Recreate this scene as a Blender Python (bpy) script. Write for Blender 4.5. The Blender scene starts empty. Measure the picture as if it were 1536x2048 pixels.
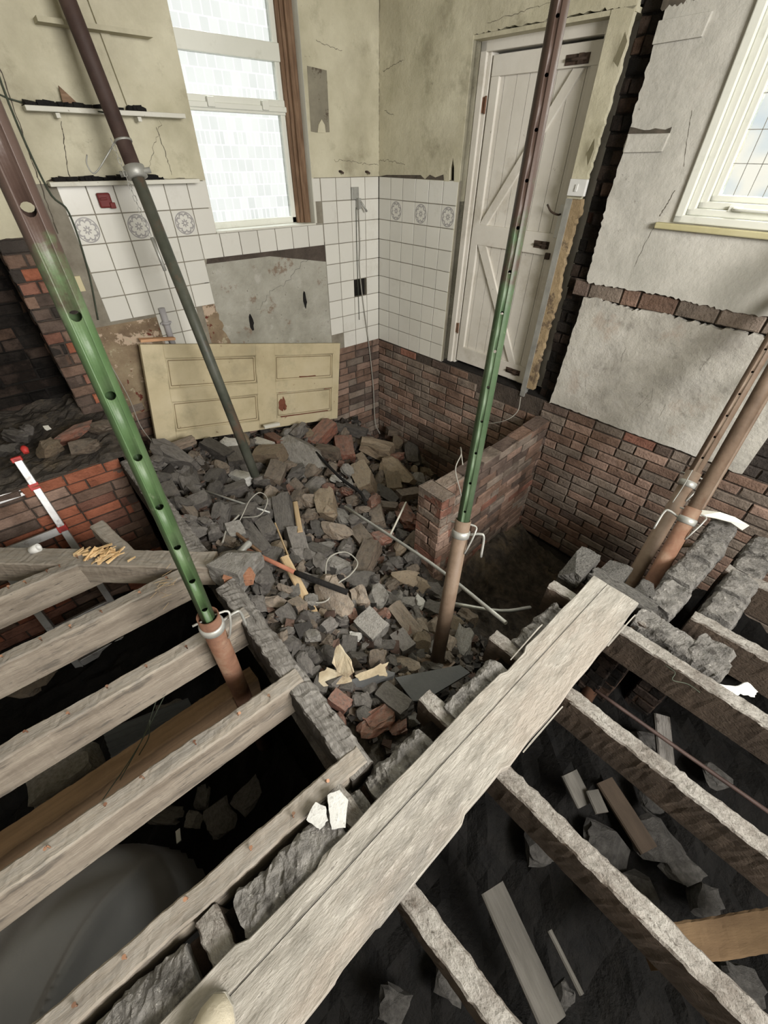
import bpy, bmesh, math, random
import numpy as np
from mathutils import Vector, Matrix, noise
from mathutils.geometry import tessellate_polygon

R = random.Random(7)
sc = bpy.context.scene
col = sc.collection
V3 = lambda *a: np.array(a, float)

# ------------------------------------------------------------------ camera
FPX = 828.3
PITCH, ROLL, AZ = math.radians(40.89), math.radians(0.674), math.radians(40.38)
CH = 1.54
def _rz(v, a):
    c, s = math.cos(a), math.sin(a)
    return V3(c*v[0]-s*v[1], s*v[0]+c*v[1], v[2])
_f = V3(0, math.cos(PITCH), -math.sin(PITCH)); _r = V3(1, 0, 0); _u = np.cross(_r, _f)
CR = _rz(_r*math.cos(ROLL)+_u*math.sin(ROLL), -AZ)
CU = _rz(-_r*math.sin(ROLL)+_u*math.cos(ROLL), -AZ)
CF = _rz(_f, -AZ)
CAM = V3(0, 0, CH)
cd = bpy.data.cameras.new('camera'); cam = bpy.data.objects.new('camera', cd); col.objects.link(cam)
cd.sensor_fit = 'HORIZONTAL'; cd.sensor_width = 36; cd.lens = FPX/1536*36; cd.clip_start = .02
cam.matrix_world = Matrix(((CR[0], CU[0], -CF[0], 0), (CR[1], CU[1], -CF[1], 0), (CR[2], CU[2], -CF[2], CH), (0, 0, 0, 1)))
sc.camera = cam

# ------------------------------------------------------------------ world, lights, exposure
sc.view_settings.view_transform = 'Standard'; sc.view_settings.look = 'None'
sc.view_settings.gamma = 1; sc.view_settings.use_curve_mapping = False
sc.view_settings.exposure = 1.08
w = bpy.data.worlds.new('sky'); sc.world = w; w.use_nodes = True
w.node_tree.nodes['Background'].inputs[0].default_value = (1.0, 1.0, 0.985, 1)
w.node_tree.nodes['Background'].inputs[1].default_value = 2.0
def area(name, loc, target, sx, sy, power, colr=(1, 1, 1)):
    l = bpy.data.lights.new(name, 'AREA'); l.shape = 'RECTANGLE'; l.size = sx; l.size_y = sy
    l.energy = power; l.color = colr
    o = bpy.data.objects.new(name, l); col.objects.link(o); o.location = loc
    d = Vector(target)-Vector(loc); o.rotation_euler = d.to_track_quat('-Z', 'Z').to_euler()
    return o
# daylight through the two windows, and an added fill lamp before the unseen rear wall
area('window_daylight', (4.25, .75, 3.25), (2.0, .6, .9), 1.3, 1.2, 620, (1, .98, .94))
area('garden_window_daylight', (2.0, 4.75, 3.3), (1.75, 3.2, 1.2), 1.0, 1.0, 230, (.96, .98, 1))
area('rear_fill_light', (.9, -2.35, 2.0), (.9, 2.4, .35), 1.8, 1.3, 155, (1, .97, .93))

# ------------------------------------------------------------------ geometry helpers
eC = V3(.057, -.9984, 0); nC = V3(.9984, .057, 0); COR = V3(2.970, 3.613, 0)
def PA(x, z, off=0): return V3(x, COR[1]+off, z)          # point on the window wall
def PC(s, z, off=0): return COR+eC*s+nC*off+V3(0, 0, z)   # point on the door wall
def ray(x, y): return CR*(x-768)/FPX-CU*(y-1024)/FPX+CF
def onz(x, y, z):
    d = ray(x, y); return CAM+d*((z-CH)/d[2])
def onplane(x, y, p0, n):
    d = ray(x, y); return CAM+d*(np.dot(p0-CAM, n)/np.dot(d, n))
def atdep(x, y, dep): return CAM+ray(x, y)*dep
def dep(p): return float(np.dot(np.array(p)-CAM, CF))
def unit(v): v = np.array(v, float); return v/max(float(np.linalg.norm(v)), 1e-9)
def nz(p, s=1.0, o=0.0): return noise.noise(Vector((p[0]*s+o, p[1]*s+o*.7, p[2]*s-o)))

class MB:
    """collects faces, uv in metres and a per face tint, then links them as one mesh object"""
    def __init__(s): s.v = []; s.f = []; s.uv = []; s.c = []; s.m = []; s.sm = []
    def vert(s, p): s.v.append(tuple(float(a) for a in p)); return len(s.v)-1
    def face(s, idx, uv=None, c=(1, 1, 1), m=0, sm=False):
        s.f.append(tuple(idx)); s.uv.append(uv or [(0, 0)]*len(idx)); s.c.append(c); s.m.append(m); s.sm.append(sm)
    def box(s, o, a, b, c, tint=(1, 1, 1), m=0, jit=0, taper=0, uvo=(0, 0)):
        """o corner, a b c edge vectors (a = grain)"""
        o, a, b, c = [np.array(q, float) for q in (o, a, b, c)]
        if np.dot(np.cross(a, b), c) < 0: o = o+b; b = -b
        la, lb, lc = [float(np.linalg.norm(q)) for q in (a, b, c)]
        P = []
        for k in range(8):
            i, j, l = k & 1, k >> 1 & 1, k >> 2 & 1
            p = o+a*i+b*j+c*l
            if jit: p = p+V3(R.uniform(-jit, jit), R.uniform(-jit, jit), R.uniform(-jit, jit))
            P.append(s.vert(p))
        u0, v0 = uvo
        U = lambda w, h: [(u0, v0), (u0+w, v0), (u0+w, v0+h), (u0, v0+h)]
        s.face([P[0], P[2], P[3], P[1]], [(u0, v0), (u0, v0+lb), (u0+la, v0+lb), (u0+la, v0)], tint, m)
        s.face([P[4], P[5], P[7], P[6]], U(la, lb), tint, m)
        s.face([P[0], P[1], P[5], P[4]], U(la, lc), tint, m)
        s.face([P[2], P[6], P[7], P[3]], [(u0, v0), (u0, v0+lc), (u0+la, v0+lc), (u0+la, v0)], tint, m)
        s.face([P[0], P[4], P[6], P[2]], [(u0, v0), (u0, v0+lc), (u0+lb, v0+lc), (u0+lb, v0)], tint, m)
        s.face([P[1], P[3], P[7], P[5]], [(u0, v0), (u0+lb, v0), (u0+lb, v0+lc), (u0, v0+lc)], tint, m)
    def cbox(s, cen, a, b, c, **k):
        cen = np.array(cen, float); a, b, c = [np.array(q, float) for q in (a, b, c)]
        s.box(cen-a/2-b/2-c/2, a, b, c, **k)
    def tube(s, pts, r, seg=10, cap=True, tint=(1, 1, 1), m=0, sm=True):
        pts = [np.array(p, float) for p in pts]; n = len(pts)
        rs = r if hasattr(r, '__len__') else [r]*n
        t0 = unit(pts[1]-pts[0]); h = V3(0, 0, 1) if abs(t0[2]) < .9 else V3(1, 0, 0)
        a = unit(np.cross(t0, h)); rings = []; L = 0
        for i, p in enumerate(pts):
            t = unit(pts[min(i+1, n-1)]-pts[max(i-1, 0)])
            a = unit(a-t*np.dot(a, t)); b = np.cross(t, a)
            if i: L += float(np.linalg.norm(p-pts[i-1]))
            rings.append(([s.vert(p+(a*math.cos(2*math.pi*k/seg)+b*math.sin(2*math.pi*k/seg))*rs[i]) for k in range(seg)], L))
        for (q0, l0), (q1, l1) in zip(rings, rings[1:]):
            for k in range(seg):
                k2 = (k+1) % seg; c0, c1 = k/seg*.2, (k+1)/seg*.2
                s.face([q0[k], q0[k2], q1[k2], q1[k]], [(l0, c0), (l0, c1), (l1, c1), (l1, c0)], tint, m, sm)
        if cap:
            s.face(rings[0][0][::-1], None, tint, m); s.face(rings[-1][0], None, tint, m)
    def prism(s, outline, fr, off0, off1, holes=(), tint=(1, 1, 1), m=0):
        """outline of (u,v) mapped by fr(u,v,off); slab between off0 (front) and off1"""
        loops = [list(outline)]+[list(h) for h in holes]
        flat = [p for l in loops for p in l]
        tris = tessellate_polygon([[Vector((p[0], p[1], 0)) for p in l] for l in loops])
        F = [s.vert(fr(p[0], p[1], off0)) for p in flat]; B = [s.vert(fr(p[0], p[1], off1)) for p in flat]
        for t in tris:
            t = list(t)
            s.face([F[i] for i in t], [flat[i] for i in t], tint, m)
            s.face([B[i] for i in t[::-1]], [flat[i] for i in t[::-1]], tint, m)
        k = 0
        for l in loops:
            n = len(l)
            for i in range(n):
                j = (i+1) % n; a, b = k+i, k+j
                s.face([F[a], F[b], B[b], B[a]], [flat[a], flat[b], flat[b], flat[a]], tint, m)
            k += n
    def build(s, name, mats, parent=None, bevel=0):
        me = bpy.data.meshes.new(name); me.from_pydata(s.v, [], s.f)
        me.uv_layers.new(name='UVMap'); me.color_attributes.new('tint', 'FLOAT_COLOR', 'CORNER'); ul = me.uv_layers['UVMap']; ca = me.color_attributes['tint']
        uu = []; cc = []
        for f, q, c in zip(s.f, s.uv, s.c):
            for k in range(len(f)): uu += [q[k][0], q[k][1]]; cc += [c[0], c[1], c[2], 1]
        ul.data.foreach_set('uv', uu); ca.data.foreach_set('color', cc)
        me.polygons.foreach_set('material_index', s.m); me.polygons.foreach_set('use_smooth', s.sm)
        for mt in (mats if isinstance(mats, (list, tuple)) else [mats]): me.materials.append(mt)
        me.validate(); bm = bmesh.new(); bm.from_mesh(me); bmesh.ops.recalc_face_normals(bm, faces=bm.faces); bm.to_mesh(me); bm.free()
        o = bpy.data.objects.new(name, me); col.objects.link(o)
        if parent: o.parent = parent
        if bevel:
            b = o.modifiers.new('bevel', 'BEVEL'); b.width = bevel; b.segments = 2; b.limit_method = 'ANGLE'
        return o
def tag(o, label=None, cat=None, group=None, kind=None):
    if label: o['label'] = label
    if cat: o['category'] = cat
    if group: o['group'] = group
    if kind: o['kind'] = kind
    return o
def empty(name, loc=(0, 0, 0)):
    o = bpy.data.objects.new(name, None); col.objects.link(o); o.location = loc; o.empty_display_size = .1
    return o
def smooth(pts, n=6):
    pts = [np.array(p, float) for p in pts]; q = [2*pts[0]-pts[1]]+pts+[2*pts[-1]-pts[-2]]; out = []
    for i in range(1, len(q)-2):
        for k in range(n):
            t = k/n; a, b, c, d = q[i-1:i+3]
            out.append(.5*((2*b)+(c-a)*t+(2*a-5*b+4*c-d)*t*t+(3*b-a-3*c+d)*t**3))
    return out+[pts[-1]]
def jag(p, q, n=12, amp=.01, seed=0):
    """ragged line from p to q (p kept, q left off)"""
    rr = random.Random(seed); p, q = np.array(p, float), np.array(q, float); d = q-p; nn = unit(V3(-d[1], d[0], 0))[:2]
    k = max(2, int(n/3)); big = [rr.uniform(-amp, amp) for _ in range(k+2)]; n = n*3 if n > 3 else n
    def off(t): a = t*k; i = int(a); f = a-i; return big[i]*(1-f)+big[i+1]*f
    return [tuple(p)]+[tuple(p+d*((i+rr.uniform(-.3, .3))/n)+nn*(.7*off(i/n)+.45*rr.uniform(-amp, amp))) for i in range(1, n)]

# ------------------------------------------------------------------ materials
def mat(name, cols, scale=4, stretch=(1, 1, 1), coord='Object', rough=.9, bump=.25, bscale=40, spots=(), vary=0, spec=.25, metal=0, grain=None, dust=None, dspots=None):
    m = bpy.data.materials.new(name); m.use_nodes = True; nt = m.node_tree; N = nt.nodes; L = nt.links
    bs = N['Principled BSDF']; bs.inputs['Roughness'].default_value = rough; bs.inputs['Metallic'].default_value = metal
    bs.inputs['Specular IOR Level'].default_value = spec
    tc = N.new('ShaderNodeTexCoord'); mp = N.new('ShaderNodeMapping'); mp.inputs['Scale'].default_value = stretch
    L.new(tc.outputs[coord], mp.inputs[0]); vec = mp.outputs[0]
    if vary:
        oi = N.new('ShaderNodeObjectInfo'); ad = N.new('ShaderNodeVectorMath'); ad.operation = 'ADD'
        mul = N.new('ShaderNodeMath'); mul.operation = 'MULTIPLY'; mul.inputs[1].default_value = 37
        L.new(oi.outputs['Random'], mul.inputs[0]); L.new(vec, ad.inputs[0]); L.new(mul.outputs[0], ad.inputs[1]); vec = ad.outputs[0]
    def noi(sc_, det=6, ro=.6, v=None):
        n = N.new('ShaderNodeTexNoise'); n.inputs['Scale'].default_value = sc_; n.inputs['Detail'].default_value = det; n.inputs['Roughness'].default_value = ro
        L.new(v or vec, n.inputs['Vector']); return n.outputs['Fac']
    rp = N.new('ShaderNodeValToRGB'); el = rp.color_ramp.elements
    k = len(cols)
    for i, c in enumerate(cols):
        pos = .3+.4*i/max(k-1, 1)
        e = el[i] if i < 2 else el.new(pos)
        e.position = pos
    for i, c in enumerate(cols): rp.color_ramp.elements[i].color = (*c, 1)
    L.new(noi(scale, 8), rp.inputs[0]); cur = rp.outputs[0]
    def mixin(fac, c, cur, blend='MIX'):
        mx = N.new('ShaderNodeMix'); mx.data_type = 'RGBA'; mx.blend_type = blend
        if hasattr(fac, 'node'): L.new(fac, mx.inputs[0])
        else: mx.inputs[0].default_value = fac
        L.new(cur, mx.inputs[6])
        if hasattr(c, 'node'): L.new(c, mx.inputs[7])
        else: mx.inputs[7].default_value = (*c, 1)
        return mx.outputs[2]
    for sp in spots:   # (colour, scale, threshold, softness, strength)
        mr = N.new('ShaderNodeMapRange'); mr.inputs[1].default_value = sp[2]-.04; mr.inputs[2].default_value = sp[2]-.04+sp[3]
        mr.inputs[4].default_value = sp[4] if len(sp) > 4 else 1
        L.new(noi(sp[1], 7, .7), mr.inputs[0]); cur = mixin(mr.outputs[0], sp[0], cur)
    if grain:   # (colour, strength) streaks along u
        mp2 = N.new('ShaderNodeMapping'); mp2.inputs['Scale'].default_value = grain[2] if len(grain) > 2 else (2, 60, 60); L.new(tc.outputs[coord], mp2.inputs[0])
        mr = N.new('ShaderNodeMapRange'); mr.inputs[1].default_value = .4; mr.inputs[2].default_value = .75; mr.inputs[4].default_value = grain[1]
        gf = noi(1.0, 5, .7, mp2.outputs[0]); L.new(gf, mr.inputs[0]); cur = mixin(mr.outputs[0], grain[0], cur)
    if dust:    # settled pale dust on upward faces
        ge = N.new('ShaderNodeNewGeometry'); sx = N.new('ShaderNodeSeparateXYZ'); L.new(ge.outputs['True Normal'], sx.inputs[0])
        mr = N.new('ShaderNodeMapRange'); mr.inputs[1].default_value = .35; mr.inputs[2].default_value = .9; mr.inputs[4].default_value = dust[1]
        L.new(sx.outputs['Z'], mr.inputs[0])
        mu = N.new('ShaderNodeMath'); mu.operation = 'MULTIPLY'; mr2 = N.new('ShaderNodeMapRange'); mr2.inputs[1].default_value = .35; mr2.inputs[2].default_value = .6; mr2.inputs[3].default_value = .35
        L.new(noi(9, 6, .7), mr2.inputs[0]); L.new(mr.outputs[0], mu.inputs[0]); L.new(mr2.outputs[0], mu.inputs[1])
        dcol = None
        if dspots:
            m3 = N.new('ShaderNodeMapRange'); m3.inputs[1].default_value = dspots[2]; m3.inputs[2].default_value = dspots[2]+dspots[3]; L.new(noi(dspots[1], 8, .75), m3.inputs[0])
            rg = N.new('ShaderNodeRGB'); rg.outputs[0].default_value = (*dust[0], 1); dcol = mixin(m3.outputs[0], dspots[0], rg.outputs[0])
        cur = mixin(mu.outputs[0], dcol or dust[0], cur)
    at = N.new('ShaderNodeAttribute'); at.attribute_name = 'tint'; cur = mixin(1.0, at.outputs['Color'], cur, 'MULTIPLY')
    if vary:
        oi2 = N.new('ShaderNodeObjectInfo'); mr = N.new('ShaderNodeMapRange'); mr.inputs[3].default_value = 1-vary; mr.inputs[4].default_value = 1+vary
        L.new(oi2.outputs['Random'], mr.inputs[0]); hs = N.new('ShaderNodeHueSaturation'); L.new(mr.outputs[0], hs.inputs['Value']); L.new(cur, hs.inputs['Color']); cur = hs.outputs[0]
    L.new(cur, bs.inputs['Base Color'])
    if bump:
        bp = N.new('ShaderNodeBump'); bp.inputs['Strength'].default_value = bump; bp.inputs['Distance'].default_value = .02
        L.new(noi(bscale, 6, .65), bp.inputs['Height']); L.new(bp.outputs[0], bs.inputs['Normal'])
    return m
plaster = mat('cream_plaster', [(.36, .335, .235), (.51, .48, .36), (.62, .59, .46)], scale=2.0, bump=.35, bscale=14,
              spots=[((.22, .2, .13), 3.1, .60, .14, .6), ((.13, .11, .08), 9, .70, .05, .6), ((.30, .27, .2), 1.2, .55, .2, .5)])
plaster_w = mat('white_plaster', [(.40, .39, .35), (.50, .485, .44), (.56, .545, .50)], scale=2.5, bump=.4, bscale=12,
                spots=[((.30, .29, .26), 1.7, .56, .18, .6), ((.14, .12, .1), 10, .70, .05, .7), ((.36, .27, .21), 2.6, .64, .1, .4)])
plaster_mould = mat('mouldy_lower_plaster', [(.38, .365, .33), (.50, .48, .43), (.56, .54, .50)], scale=3, bump=.6, bscale=16,
                    spots=[((.28, .26, .23), 2.2, .52, .18, .7), ((.17, .155, .135), 9, .62, .12, .5), ((.36, .27, .21), 2.6, .62, .1, .5)])
render_g = mat('grey_render', [(.24, .23, .19), (.34, .33, .28), (.42, .41, .36)], scale=4, bump=.9, bscale=14,
               spots=[((.20, .14, .10), 7, .63, .06, .8), ((.10, .08, .06), 16, .68, .04, .8), ((.5, .48, .44), 5, .62, .08, .5)])
render_b = mat('brown_mottled_render', [(.13, .09, .06), (.23, .17, .11), (.32, .26, .17)], scale=5, bump=.8, bscale=18,
               spots=[((.46, .36, .27), 6, .60, .02, 1), ((.12, .03, .02), 11, .63, .03, 1), ((.40, .36, .25), 13, .63, .04, .8)])
tile_m = mat('white_glazed_tile', [(.60, .59, .54), (.68, .67, .63)], scale=1.3, rough=.25, bump=.05, bscale=4, spec=.5,
             spots=[((.40, .37, .30), 2.6, .62, .2, .5), ((.22, .19, .15), 22, .72, .05, .5)])
grout = mat('dirty_grout', [(.16, .14, .11), (.28, .26, .21)], scale=8, bump=.3)
brick_m = mat('old_brickwork', [(.50, .50, .50), (.85, .85, .85), (1, 1, 1)], scale=9, bump=.9, bscale=45,
              spots=[((.62, .58, .54), 6, .57, .08, .6), ((.10, .085, .075), 1.9, .58, .16, .55)])
brick_soot = mat('sooty_brickwork', [(.28, .26, .25), (.5, .48, .46), (.8, .78, .74)], scale=6, bump=.9, bscale=45,
                 spots=[((.03, .027, .025), 3, .46, .14, .9)])
mortar = mat('old_mortar', [(.065, .052, .043), (.125, .10, .082)], scale=9, bump=1, bscale=60)
mortar_d = mat('black_mortar', [(.010, .009, .008), (.028, .024, .021)], scale=9, bump=1, bscale=60)
cap_m = mat('grey_lime_mortar', [(.10, .095, .088), (.21, .20, .185), (.33, .315, .29)], scale=16, bump=1.0, bscale=80, spots=[((.5, .48, .45), 40, .66, .03, .8), ((.05, .045, .04), 12, .58, .08, .8)], rough=.97)
G = lambda c, s, g=(2, 60, 60): (c, s, g)
wood_g = mat('grey_dusty_joist', [(.17, .14, .11), (.27, .23, .185), (.36, .315, .255)], scale=3.5, stretch=(1, 5, 1), coord='UV', bump=.35, bscale=16, grain=((.13, .105, .08), .38, (1.2, 30, 30)),
             spots=[((.10, .09, .08), 3, .58, .08, .75), ((.055, .05, .045), 11, .66, .04, .8), ((.42, .40, .36), 14, .68, .03, .6)], dust=((.27, .255, .23), .7))
wood_r = mat('dark_dusty_joist', [(.06, .043, .032), (.09, .066, .048), (.125, .09, .066)], scale=3, stretch=(1, 1.5, 1), coord='UV', bump=.9, bscale=75, grain=((.04, .03, .022), .5), dust=((.40, .38, .345), .95), dspots=((.13, .115, .10), 26, .56, .08))
wood_d = mat('black_timber', [(.045, .04, .036), (.09, .08, .07)], scale=4, stretch=(1, 5, 1), coord='UV', bump=.7, bscale=30, grain=((.03, .025, .02), .5), dust=((.30, .285, .265), .85), dspots=((.08, .07, .06), 8, .56, .06))
plank_m = mat('worn_scaffold_board', [(.19, .178, .155), (.315, .297, .264), (.40, .378, .34)], scale=16, stretch=(.5, 1.4, 1), coord='UV', bump=.5, bscale=34, grain=((.20, .18, .15), .4, (2, 26, 26)),
              spots=[((.15, .14, .13), 2.4, .58, .12, .6), ((.50, .47, .43), 34, .60, .05, .5), ((.10, .09, .08), 30, .68, .03, .7), ((.34, .29, .245), 1.5, .54, .1, .5)])
split_m = mat('fresh_split_pine', [(.55, .34, .15), (.68, .48, .26), (.78, .60, .38)], scale=5, stretch=(1, 8, 8), bump=.3, bscale=40)
pale_wood = mat('pale_old_softwood', [(.38, .27, .15), (.50, .37, .22), (.56, .44, .29)], scale=5, stretch=(1, 5, 1), coord='UV', bump=.2, grain=((.24, .16, .09), .5))
brown_wood = mat('brown_window_timber', [(.10, .058, .034), (.19, .115, .068), (.29, .19, .12)], scale=5, stretch=(1, 8, 1), coord='UV', bump=.2, rough=.6, grain=((.08, .05, .03), .6))
white_paint = mat('dirty_white_paint', [(.55, .54, .47), (.63, .62, .56)], scale=3, rough=.55, bump=.1, bscale=20, spots=[((.36, .33, .26), 6, .62, .1, .5), ((.15, .11, .08), 26, .70, .03, .8)])
door_paint = mat('grubby_door_paint', [(.58, .55, .49), (.68, .655, .60)], scale=2.4, rough=.6, bump=.12, bscale=25, spots=[((.42, .38, .31), 3, .58, .14, .55), ((.16, .12, .09), 22, .71, .03, .7)])
frame_w = mat('white_window_frame', [(.66, .67, .60), (.74, .75, .69)], scale=2, rough=.4, bump=.02, spots=[((.45, .46, .38), 5, .62, .12, .5)])
cream_door = mat('yellowed_door_paint', [(.38, .32, .20), (.50, .43, .28), (.56, .49, .34)], scale=2.5, rough=.6, bump=.12, bscale=20, spots=[((.33, .29, .19), 3, .56, .14, .6), ((.14, .06, .035), 15, .70, .02, .9)])
dark_red = mat('bare_red_undercoat', [(.12, .04, .025), (.2, .075, .045)], scale=12)
black = mat('soot_black', [(.006, .006, .006), (.016, .014, .013)], scale=6, bump=.8, bscale=30)
ground_m = mat('sooty_rubble_dust', [(.035, .031, .028), (.075, .065, .055), (.13, .11, .09)], scale=14, bump=1, bscale=60, spots=[((.20, .155, .10), 3, .58, .1, .6)])
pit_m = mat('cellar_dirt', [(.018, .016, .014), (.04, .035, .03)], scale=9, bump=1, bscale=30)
rust = mat('rusty_prop_tube', [(.10, .046, .027), (.17, .085, .052), (.24, .165, .115)], scale=7, stretch=(1, 1, 1), rough=.75, bump=.15, bscale=60, spec=.35, spots=[((.10, .05, .035), 12, .6, .1, .7)])
rust_tan = mat('tan_rusted_tube', [(.10, .068, .046), (.165, .115, .08), (.22, .165, .12)], scale=6, rough=.6, bump=.12, bscale=60, spec=.4, spots=[((.12, .065, .04), 9, .6, .1, .7)])
def green_rust(name, zlo, zhi, cols):
    """green paint worn to rust towards the top of the tube (between heights zlo and zhi)"""
    m = mat(name, cols, scale=5, rough=.5, bump=.08, bscale=60, spec=.45, spots=[((.20, .23, .15), 14, .66, .05, .5)])
    nt = m.node_tree; N = nt.nodes; L = nt.links; bs = N['Principled BSDF']; cur = bs.inputs['Base Color'].links[0].from_socket
    tc = N.new('ShaderNodeTexCoord'); sx = N.new('ShaderNodeSeparateXYZ'); L.new(tc.outputs['Object'], sx.inputs[0])
    n = N.new('ShaderNodeTexNoise'); n.inputs['Scale'].default_value = 9; n.inputs['Detail'].default_value = 8; n.inputs['Roughness'].default_value = .7; L.new(tc.outputs['Object'], n.inputs['Vector'])
    mr = N.new('ShaderNodeMapRange'); mr.inputs[1].default_value = zlo; mr.inputs[2].default_value = zhi; L.new(sx.outputs['Z'], mr.inputs[0])
    ad = N.new('ShaderNodeMath'); ad.operation = 'ADD'; L.new(mr.outputs[0], ad.inputs[0]); L.new(n.outputs['Fac'], ad.inputs[1])
    m2 = N.new('ShaderNodeMapRange'); m2.inputs[1].default_value = .92; m2.inputs[2].default_value = 1.1; L.new(ad.outputs[0], m2.inputs[0])
    mx = N.new('ShaderNodeMix'); mx.data_type = 'RGBA'; L.new(m2.outputs[0], mx.inputs[0]); L.new(cur, mx.inputs[6]); mx.inputs[7].default_value = (.058, .036, .028, 1)
    L.new(mx.outputs[2], bs.inputs['Base Color']); return m
green = green_rust('green_prop_paint', .95, 1.75, [(.042, .08, .032), (.062, .112, .044), (.10, .145, .075)])
green_r = green_rust('green_prop_paint_worn_to_rust', .55, 1.9, [(.035, .068, .032), (.06, .10, .05), (.10, .14, .085)])
brown_tube = mat('dark_brown_tube', [(.032, .018, .015), (.055, .033, .027), (.085, .057, .046)], scale=5, rough=.65, bump=.1, spec=.35)
green_dark = mat('dark_green_tube', [(.045, .05, .038), (.075, .08, .062), (.11, .11, .09)], scale=6, rough=.5, bump=.1, spec=.4, spots=[((.12, .075, .05), 4, .55, .1, .9)])
steel = mat('dull_galvanised_steel', [(.30, .30, .28), (.45, .45, .42)], scale=12, rough=.5, metal=.5, bump=.1)
steel_l = mat('aluminium', [(.40, .40, .40), (.55, .55, .55)], scale=12, rough=.4, metal=.6, bump=.05, spots=[((.25, .22, .2), 14, .6, .08, .7)])
red_p = mat('red_plastic', [(.42, .03, .03), (.55, .06, .05)], scale=9, rough=.4, bump=.03)
dull_red = mat('dull_red_box', [(.12, .015, .015), (.17, .025, .022)], scale=9, rough=.5, bump=.05)
white_pl = mat('white_plastic', [(.60, .60, .58), (.68, .68, .66)], scale=9, rough=.4, bump=.02)
grey_pl = mat('grey_plastic_pipe', [(.36, .35, .37), (.44, .43, .44)], scale=7, rough=.5, bump=.05)
cable_m = mat('grey_cable', [(.26, .25, .22), (.36, .35, .31)], scale=20, bump=0)
cable_d = mat('dark_cable', [(.04, .05, .035), (.07, .08, .06)], scale=20, bump=0)
tarp_m = mat('dark_grey_cloth', [(.17, .17, .177), (.21, .21, .218)], scale=3, rough=.85, bump=.1, bscale=150)
shoe_m = mat('dusty_beige_suede', [(.42, .38, .29), (.52, .47, .37)], scale=8, bump=.3, bscale=60)
shoe_s = mat('worn_rubber_sole', [(.32, .30, .26), (.4, .38, .33)], scale=8, bump=.2)
paper_m = mat('white_peeling_paper', [(.46, .46, .44), (.60, .60, .58)], scale=9, bump=.3, bscale=60, spots=[((.35, .34, .32), 60, .62, .03, .7)])
stone_soot = mat('soot_covered_brick', [(.052, .047, .044), (.090, .082, .075), (.135, .122, .110)], scale=5, bump=.6, bscale=24, vary=.35, spots=[((.05, .042, .038), 4, .6, .1, .8), ((.30, .28, .26), 16, .69, .03, .6)], dust=((.27,.255,.235),.45))
stone_brown = mat('brown_grey_brick', [(.12, .092, .072), (.19, .148, .112), (.26, .205, .155)], scale=5, bump=.6, bscale=24, vary=.3, spots=[((.065, .055, .047), 4, .55, .12, .8), ((.36, .32, .27), 14, .66, .04, .6)], dust=((.33,.30,.26),.4))
stone_tan = mat('tan_mortared_brick', [(.15, .112, .078), (.23, .176, .12), (.31, .245, .175)], scale=5, bump=.7, bscale=24, vary=.2, spots=[((.09, .07, .055), 5, .56, .1, .8)], dust=((.42,.37,.29),.35))
stone_red = mat('broken_red_brick', [(.14, .06, .043), (.22, .095, .065), (.28, .145, .105)], scale=5, bump=.6, bscale=24, vary=.2, spots=[((.085, .07, .06), 4, .55, .1, .85), ((.42, .38, .33), 12, .68, .03, .7)], dust=((.36,.30,.26),.35))
stone_grey = mat('grey_stone_block', [(.15, .142, .13), (.23, .22, .20), (.33, .315, .29)], scale=5, bump=.8, bscale=20, vary=.1, spots=[((.12, .105, .09), 4, .56, .1, .8)], dust=((.42,.40,.37),.4))
stone_white = mat('white_faced_lump', [(.55, .54, .50), (.72, .71, .67)], scale=7, bump=.7, bscale=20, vary=.05, spots=[((.22, .20, .18), 9, .62, .06, .8)])
slate_m = mat('dark_slate', [(.075, .078, .08), (.12, .122, .124)], scale=3, rough=.75, bump=.15, vary=.1, spots=[((.5, .5, .48), 40, .74, .02, .8)])

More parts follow.
